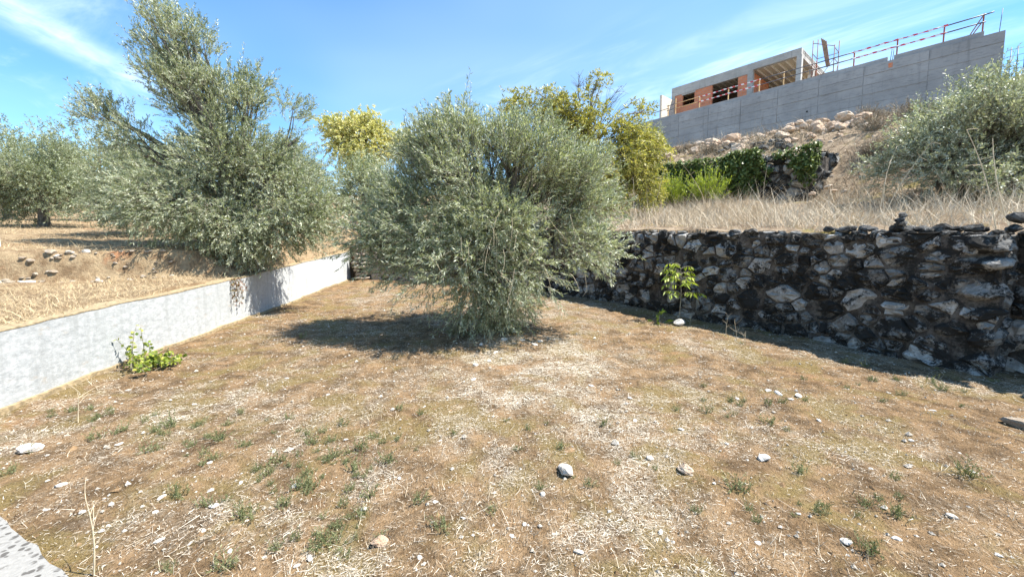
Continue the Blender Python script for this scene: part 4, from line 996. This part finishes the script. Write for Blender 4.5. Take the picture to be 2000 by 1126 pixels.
# ------------------------------------------------------------------ grass, straw, weeds
def blades(Bp, D, side, L_, w, bendv):
    """bent blades: quad and tip triangle"""
    n = len(Bp); L_ = L_[:, None]; w = np.broadcast_to(w, n)[:, None]
    m = Bp+D*L_*.55; tip = Bp+D*L_+bendv*L_
    V = np.stack([Bp-side*w*.5, Bp+side*w*.5, m+side*w*.4, m-side*w*.4, tip], 1).reshape(-1, 3)
    i = np.arange(n)[:, None]*5
    return V, [np.hstack([i, i+1, i+2, i+3]), np.hstack([i+3, i+2, i+4])]
def stuff(name, V, F, mat, tone, per, label, cat):
    o = mesh_obj(name, V, F, M[mat], attrs=dict(tone=np.repeat(tone, per))); tag(o, label, cat, None, 'stuff'); return o
def build_litter():
    r = np.random.default_rng(111); n = 620000
    x = r.uniform(-5.4, 6.3, n); y = 1.7+13*r.random(n)**1.55
    keep = inside(x, y) & (r.random(n) < litter_map(x, y)*1.0+.05) & (np.abs(x) < y*1.32+.4); x, y = x[keep], y[keep]; n = len(x)
    z = height(x, y)+.004+r.random(n)*.014
    a = r.uniform(0, 2*np.pi, n); D = np.stack([np.cos(a), np.sin(a), r.normal(0,.12,n)], -1); side = np.stack([-np.sin(a), np.cos(a), r.normal(0,.3,n)], -1)
    Lb = r.gamma(2.0, .0075, n)+.005; Lb = np.where(r.random(n) < .03, Lb*3, Lb)
    w = (r.uniform(.0008,.0021,n)*(1+.18*y))[:, None]; P0 = np.stack([x,y,z],-1); D = unit(D); tw = unit(side+rand_dir(r,n)*.6)
    P1 = P0+D*Lb[:, None]+rand_dir(r,n)*np.array([1,1,.2])*Lb[:, None]*.2
    V = np.stack([P0-side*w*.5, P0+side*w*.5, P1+tw*w*.4, P1-tw*w*.4], 1).reshape(-1, 3)
    stuff('straw_litter', V, np.arange(4*n).reshape(n, 4), 'litter', np.clip(r.normal(.34,.27,n)+.45*litter_map(x, y),0,1), 4, 'bleached dead straw littering the bare soil of the plot', 'straw')
    # short standing tufts of dead grass
    n = 16000; x = r.uniform(-5.2,6.0,n); y = 1.7+12*r.random(n)**1.3; keep = inside(x,y) & (fbm(x*1.4,y*1.4,47) > .5); x, y = x[keep], y[keep]; n = len(x)
    D = unit(np.stack([r.normal(0,.6,n), r.normal(0,.6,n), np.full(n,.7)],-1)); side = unit(np.cross(D, rand_dir(r,n)))
    V, F = blades(np.stack([x,y,height(x,y)-.005],-1), D, side, r.uniform(.03,.11,n), r.uniform(.002,.004,n), rand_dir(r,n)*.25)
    stuff('dead_grass', V, F, 'straw', np.clip(r.normal(.5,.25,n),0,1), 5, 'short dead grass standing on the soil of the plot', 'grass')
build_litter()
def build_pebbles():
    r = np.random.default_rng(112); n = 3400
    x = r.uniform(-5.1,5.8,n); y = 1.8+10*r.random(n)**1.4; k = inside(x,y,grown(-.1,-.1)) & (fbm(x*1.1,y*1.1,48) > .38); x, y = x[k], y[k]; n = len(x)
    a = r.gamma(2.2,.0036,n)+.003; c = np.stack([x,y,height(x,y)+a*.25],-1)
    base = np.array([(1,0,0),(.1,.9,0),(-.9,.2,0),(-.2,-.8,0),(.15,.1,.7),(0,0,-.6)])
    ang = r.uniform(0,6.28,n); R = np.stack([np.stack([np.cos(ang),-np.sin(ang),0*ang],-1),np.stack([np.sin(ang),np.cos(ang),0*ang],-1),np.stack([0*ang,0*ang,1+0*ang],-1)],1)
    V = c[:,None]+np.einsum('nij,nkj->nki', R, base[None]*a[:,None,None]*r.uniform(.7,1.3,(n,6,1)))
    f = np.array([(0,1,4),(1,2,4),(2,3,4),(3,0,4),(1,0,5),(2,1,5),(3,2,5),(0,3,5)])
    o = mesh_obj('pebbles', V.reshape(-1,3), (f[None]+6*np.arange(n)[:,None,None]).reshape(-1,3), M['pebble'])
    tag(o, 'pale gravel chips strewn over the soil of the plot', 'gravel', None, 'stuff')
def build_clods():
    r = np.random.default_rng(122); n = 6000
    x = r.uniform(-5.1,5.8,n); y = 1.8+10*r.random(n)**1.5; k = inside(x,y,grown(-.1,-.1)) & (litter_map(x,y) < .45); x, y = x[k], y[k]; n = len(x)
    a = r.gamma(2.2,.0042,n)+.003; c = np.stack([x,y,height(x,y)+a*.1],-1)
    base = np.array([(1,0,0),(.1,.9,0),(-.9,.2,0),(-.2,-.8,0),(.15,.1,.5)])
    ang = r.uniform(0,6.28,n); R = np.stack([np.stack([np.cos(ang),-np.sin(ang),0*ang],-1),np.stack([np.sin(ang),np.cos(ang),0*ang],-1),np.stack([0*ang,0*ang,1+0*ang],-1)],1)
    V = c[:,None]+np.einsum('nij,nkj->nki', R, base[None]*a[:,None,None]*r.uniform(.6,1.4,(n,5,1)))-np.array([0,0,.004])
    f = np.array([(0,1,4),(1,2,4),(2,3,4),(3,0,4)])
    o = mesh_obj('soil_clods', V.reshape(-1,3), (f[None]+5*np.arange(n)[:,None,None]).reshape(-1,3), M['clod'])
    tag(o, 'crumbs and clods of brown soil lying over the plot', 'soil', None, 'stuff')
M['clod'] = mat_stone('soil_crumb', (.15,.095,.05), (.33,.215,.115), (.19,.12,.065), 0, obj_var=False)
build_clods()
M['pebble'] = mat_stone('pale_chips', (.40,.35,.28), (.66,.60,.52), (.36,.27,.19), 0, obj_var=False)
build_pebbles()
def build_terrace_grass():
    r = np.random.default_rng(113); n = 150000
    q = r.uniform(7.6, 20, n); p = r.uniform(-14, 8, n); x, y = .7586*q+.6515*p, .6515*q-.7586*p
    d = np.hypot(x, y)
    dens = np.where(q < 15, 1.0, .35*sstep(.45,.6,fbm(x*.8,y*.8,131)))*np.where(p > -4, .85, 1)*(.25+.75*sstep(.38,.56,fbm(x*1.3,y*1.3,132)))
    dens = dens*(1-.75*sstep(-4.5,-2.5,p)*sstep(11,13,q))
    keep = ~inside(x, y, POLY_CLEAR) & (r.random(n) < dens) & (y > 3) & (x > .2); x, y, q, p = x[keep], y[keep], q[keep], p[keep]
    # keep clear of the wall's own thickness
    z = height(x, y); ok = z > 1.5+.05*y; x, y, z, q = x[ok], y[ok], z[ok], q[ok]; n = len(x)
    cl = fbm(x*2.2,y*2.2,151)-.5; cl2 = fbm(x*2.2,y*2.2,152)-.5
    D = unit(np.stack([r.normal(-.1,.5,n)+cl*2.2, r.normal(0,.5,n)+cl2*2.2, np.ones(n)],-1)); side = unit(np.cross(D, rand_dir(r,n)))
    L_ = r.gamma(4,.09,n)*(.55+.9*fbm(x*1.1,y*1.1,153))*np.where(q < 9.4,.55,1)*np.where(q > 15,.6,1)
    V, F = blades(np.stack([x,y,z-.02],-1), D, side, L_, r.uniform(.004,.0085,n), rand_dir(r,n)*np.array([1,1,.5])*.3)
    stuff('dry_grass', V, F, 'tall', np.clip(r.normal(.62,.26,n)+(fbm(x*1.5,y*1.5,154)-.5)*.8,0,1), 5, 'tall pale dry grass covering the terrace above the rubble wall', 'grass')
build_terrace_grass()
def build_hill_scrub():
    r = np.random.default_rng(114); n = 68000
    q = r.uniform(13, 29, n); p = r.uniform(-13, 6, n); x, y = .7586*q+.6515*p, .6515*q-.7586*p
    keep = (r.random(n) < .15+.85*sstep(.46,.58,fbm(x*.9,y*.9,161))) & ((q > 16.4) | (p > -3.5)); x, y = x[keep], y[keep]; n = len(x)
    D = unit(np.stack([r.normal(0,.8,n), r.normal(0,.8,n), np.full(n,.8)],-1)); side = unit(np.cross(D, rand_dir(r,n)))
    V, F = blades(np.stack([x,y,height(x,y)-.02],-1), D, side, r.gamma(3,.10,n), r.uniform(.006,.016,n), rand_dir(r,n)*.35)
    stuff('dry_scrub', V, F, 'scrub', np.clip(r.normal(.45,.28,n)+(fbm(x*1.2,y*1.2,162)-.5),0,1), 5, 'brown tangled dry scrub over the rocky slope below the concrete wall', 'scrub')
M['scrub'] = mat_straw('dry_scrub_stems', (.17,.13,.085), (.58,.48,.34))
build_hill_scrub()
def build_field_grass():
    r = np.random.default_rng(115); n = 75000
    x = -5.3-18*r.random(n)**1.5; y = 2.6+22*r.random(n)**1.4
    keep = ~inside(x,y,POLY_CLEAR) & (x > -1.32*y-1) & (fbm(x*.8,y*.8,141)+r.normal(0,.06,n) > .38); x, y = x[keep], y[keep]; n = len(x)
    D = unit(np.stack([r.normal(0,.75,n), r.normal(0,.75,n), np.full(n,.8)],-1)); side = unit(np.cross(D, rand_dir(r,n)))
    V, F = blades(np.stack([x,y,height(x,y)-.01],-1), D, side, r.gamma(3,.03,n)+.02, r.uniform(.003,.007,n), rand_dir(r,n)*.4)
    stuff('field_grass', V, F, 'field_grass', np.clip(r.normal(.5,.27,n),0,1), 5, 'short yellow dry grass on the field beyond the whitewashed wall', 'grass')
build_field_grass()
def build_weeds():
    r = np.random.default_rng(117); protos = []
    for k in range(6):
        n = r.integers(12, 20); B = np.stack([r.normal(0,.035,n), r.normal(0,.035,n), np.full(n,-.01)],-1)
        D = unit(np.stack([r.normal(0,.5,n), r.normal(0,.5,n), np.ones(n)],-1)); Lt = r.uniform(.07,.17,n)
        pk, q, ld, sd, ln, wn, tn = twig_leaves(B, D, Lt, r, 12, .026, .008, .05, .5, start=.1, tone_c=.5, tone_s=.25)
        v, f = tubes(pk, np.linspace(.002,.001,3)[None]*np.ones((n,1)), 3); V, F = leaves(q, ld, sd, ln, wn)
        protos.append(mesh_data('weed', np.vstack([v, V]), np.vstack([f, F+len(v)]), M['weed'], attrs=dict(tone=np.r_[np.full(len(v),.5), np.repeat(tn,4)])))
    spots = [(135,805),(180,800),(185,855),(320,850),(390,830),(430,862),(330,835),(560,990),(585,955),(600,930),(640,900),(655,890),(690,920),(750,865),(780,800),(480,1015),(650,1060),(620,1075),(350,968),(700,880),(1380,805),(1500,825),(1690,985),(1690,715),(1820,745),(1750,1000),(20,925),(55,880),(470,810),(400,985),(545,905),(885,850),(1010,880),(1240,895),(1440,955),(1360,1000),(1600,1000),(1700,1075),(860,1030),(330,1115),(440,1110),(540,1080),(720,975),(760,905),(820,980),(240,840),(290,885),(610,865),(670,830),(1180,830),(1500,790),(1570,740),(1760,770),(1840,760),(1650,705),(1880,790),(590,660),(1450,670),(960,1000),(1890,930),(1560,920)]
    for cx, cy, rx, ry, m in [(600,900,130,70,46),(380,850,120,40,18),(650,1050,70,40,14),(1450,800,120,30,12),(1780,760,120,30,14),(1680,990,150,50,10),(250,810,120,30,10),(1100,900,250,90,12)]:
        spots += [(cx+r.normal(0,.6)*rx, cy+r.normal(0,.6)*ry) for q in range(m)]
    for k, (px, py) in enumerate(spots):
        x, y, t = on_plot(px, min(py, 1115)); s = r.uniform(.4, .9) if k < 61 else r.uniform(.22, .55)
        if not inside(np.array([x]), np.array([y]), grown(-.2,-.2))[0]: continue
        o = inst('weed', protos[k % 6], (x, y, gz(x, y)), (0,0,r.uniform(0,6.28)), (s, s, s*r.uniform(.8,1.2)))
        tag(o, 'small low green weed sprouting from the dry soil of the plot', 'weed', 'green weeds scattered over the plot')
    # basal greenery of the olive
    bush('weed', 'larger grey green weed at the shaded foot of the broad olive', 'weed', (-.95,6.85), .2, .3, 40, 16, .035, .012, 'weed', 431, .5)
    # dry upright stalks by the rubble wall and in the plot
    def stalk(x, y, h, lab, grp, k):
        z = gz(x, y); rr = np.random.default_rng(500+k); n = 5
        t = thing('dry_stalk', (x, y, z), lab, 'dry stalk', grp)
        P = curve_pts(np.array([(x,y,z-.02)]), np.array([(x+rr.normal(0,.03),y,z+h)]), 6, rr, .05); v, f = tubes(P, np.linspace(.0045,.002,6)[None], 5); mesh_obj('stem', v, f, M['straw2'], t)
        B = P[0][rr.integers(2,6,n)]; E = B+np.stack([rr.normal(0,.06,n),rr.normal(0,.06,n),rr.uniform(.04,.12,n)],-1); v, f = tubes(curve_pts(B,E,4,rr,.05), np.linspace(.002,.001,4)[None]*np.ones((n,1)), 4)
        mesh_obj('side_shoots', v, f, M['straw2'], t)
    for k, (px, py, h) in enumerate([(1418,655,.34),(1438,665,.28),(1455,668,.2),(1348,632,.2)]):
        x, y, t = on_plot(px, py); stalk(x, y, h, 'thin dry weed stalk standing in the shade line of the rubble wall', 'dry stalks by the rubble wall', k)
    x, y, t = on_plot(152,822); stalk(x, y, .3, 'forked pale dry stalk near the low end of the whitewashed wall', None, 8)
    x, y, t = on_plot(182,1120); stalk(x, y, .42, 'tall pale dry stalk beside the lichened kerb', None, 9)
build_weeds()
def build_tall_stalks():
    r = np.random.default_rng(119)
    for k in range(12):
        q = r.uniform(9, 14); p = r.uniform(-8, 1); x, y = QP(q, p); z = gz(x, y); h = r.uniform(.9,1.5)
        t = thing('dry_stalk', (x, y, z), 'long bare dry stalk leaning out of the terrace grass', 'dry stalk', 'long stalks in the terrace grass')
        P = curve_pts(np.array([(x,y,z-.05)]), np.array([(x+r.normal(-.2,.35),y+r.normal(0,.2),z+h)]), 6, r, .06); v, f = tubes(P, np.linspace(.009,.004,6)[None], 5); mesh_obj('stem', v, f, M['straw2'], t)
        n = 4; B = P[0][r.integers(3,6,n)]; E = B+rand_dir(r,n)*.15; v, f = tubes(curve_pts(B,E,4,r,.05), np.full((n,4),.003), 4); mesh_obj('side_shoots', v, f, M['straw2'], t)
build_tall_stalks()
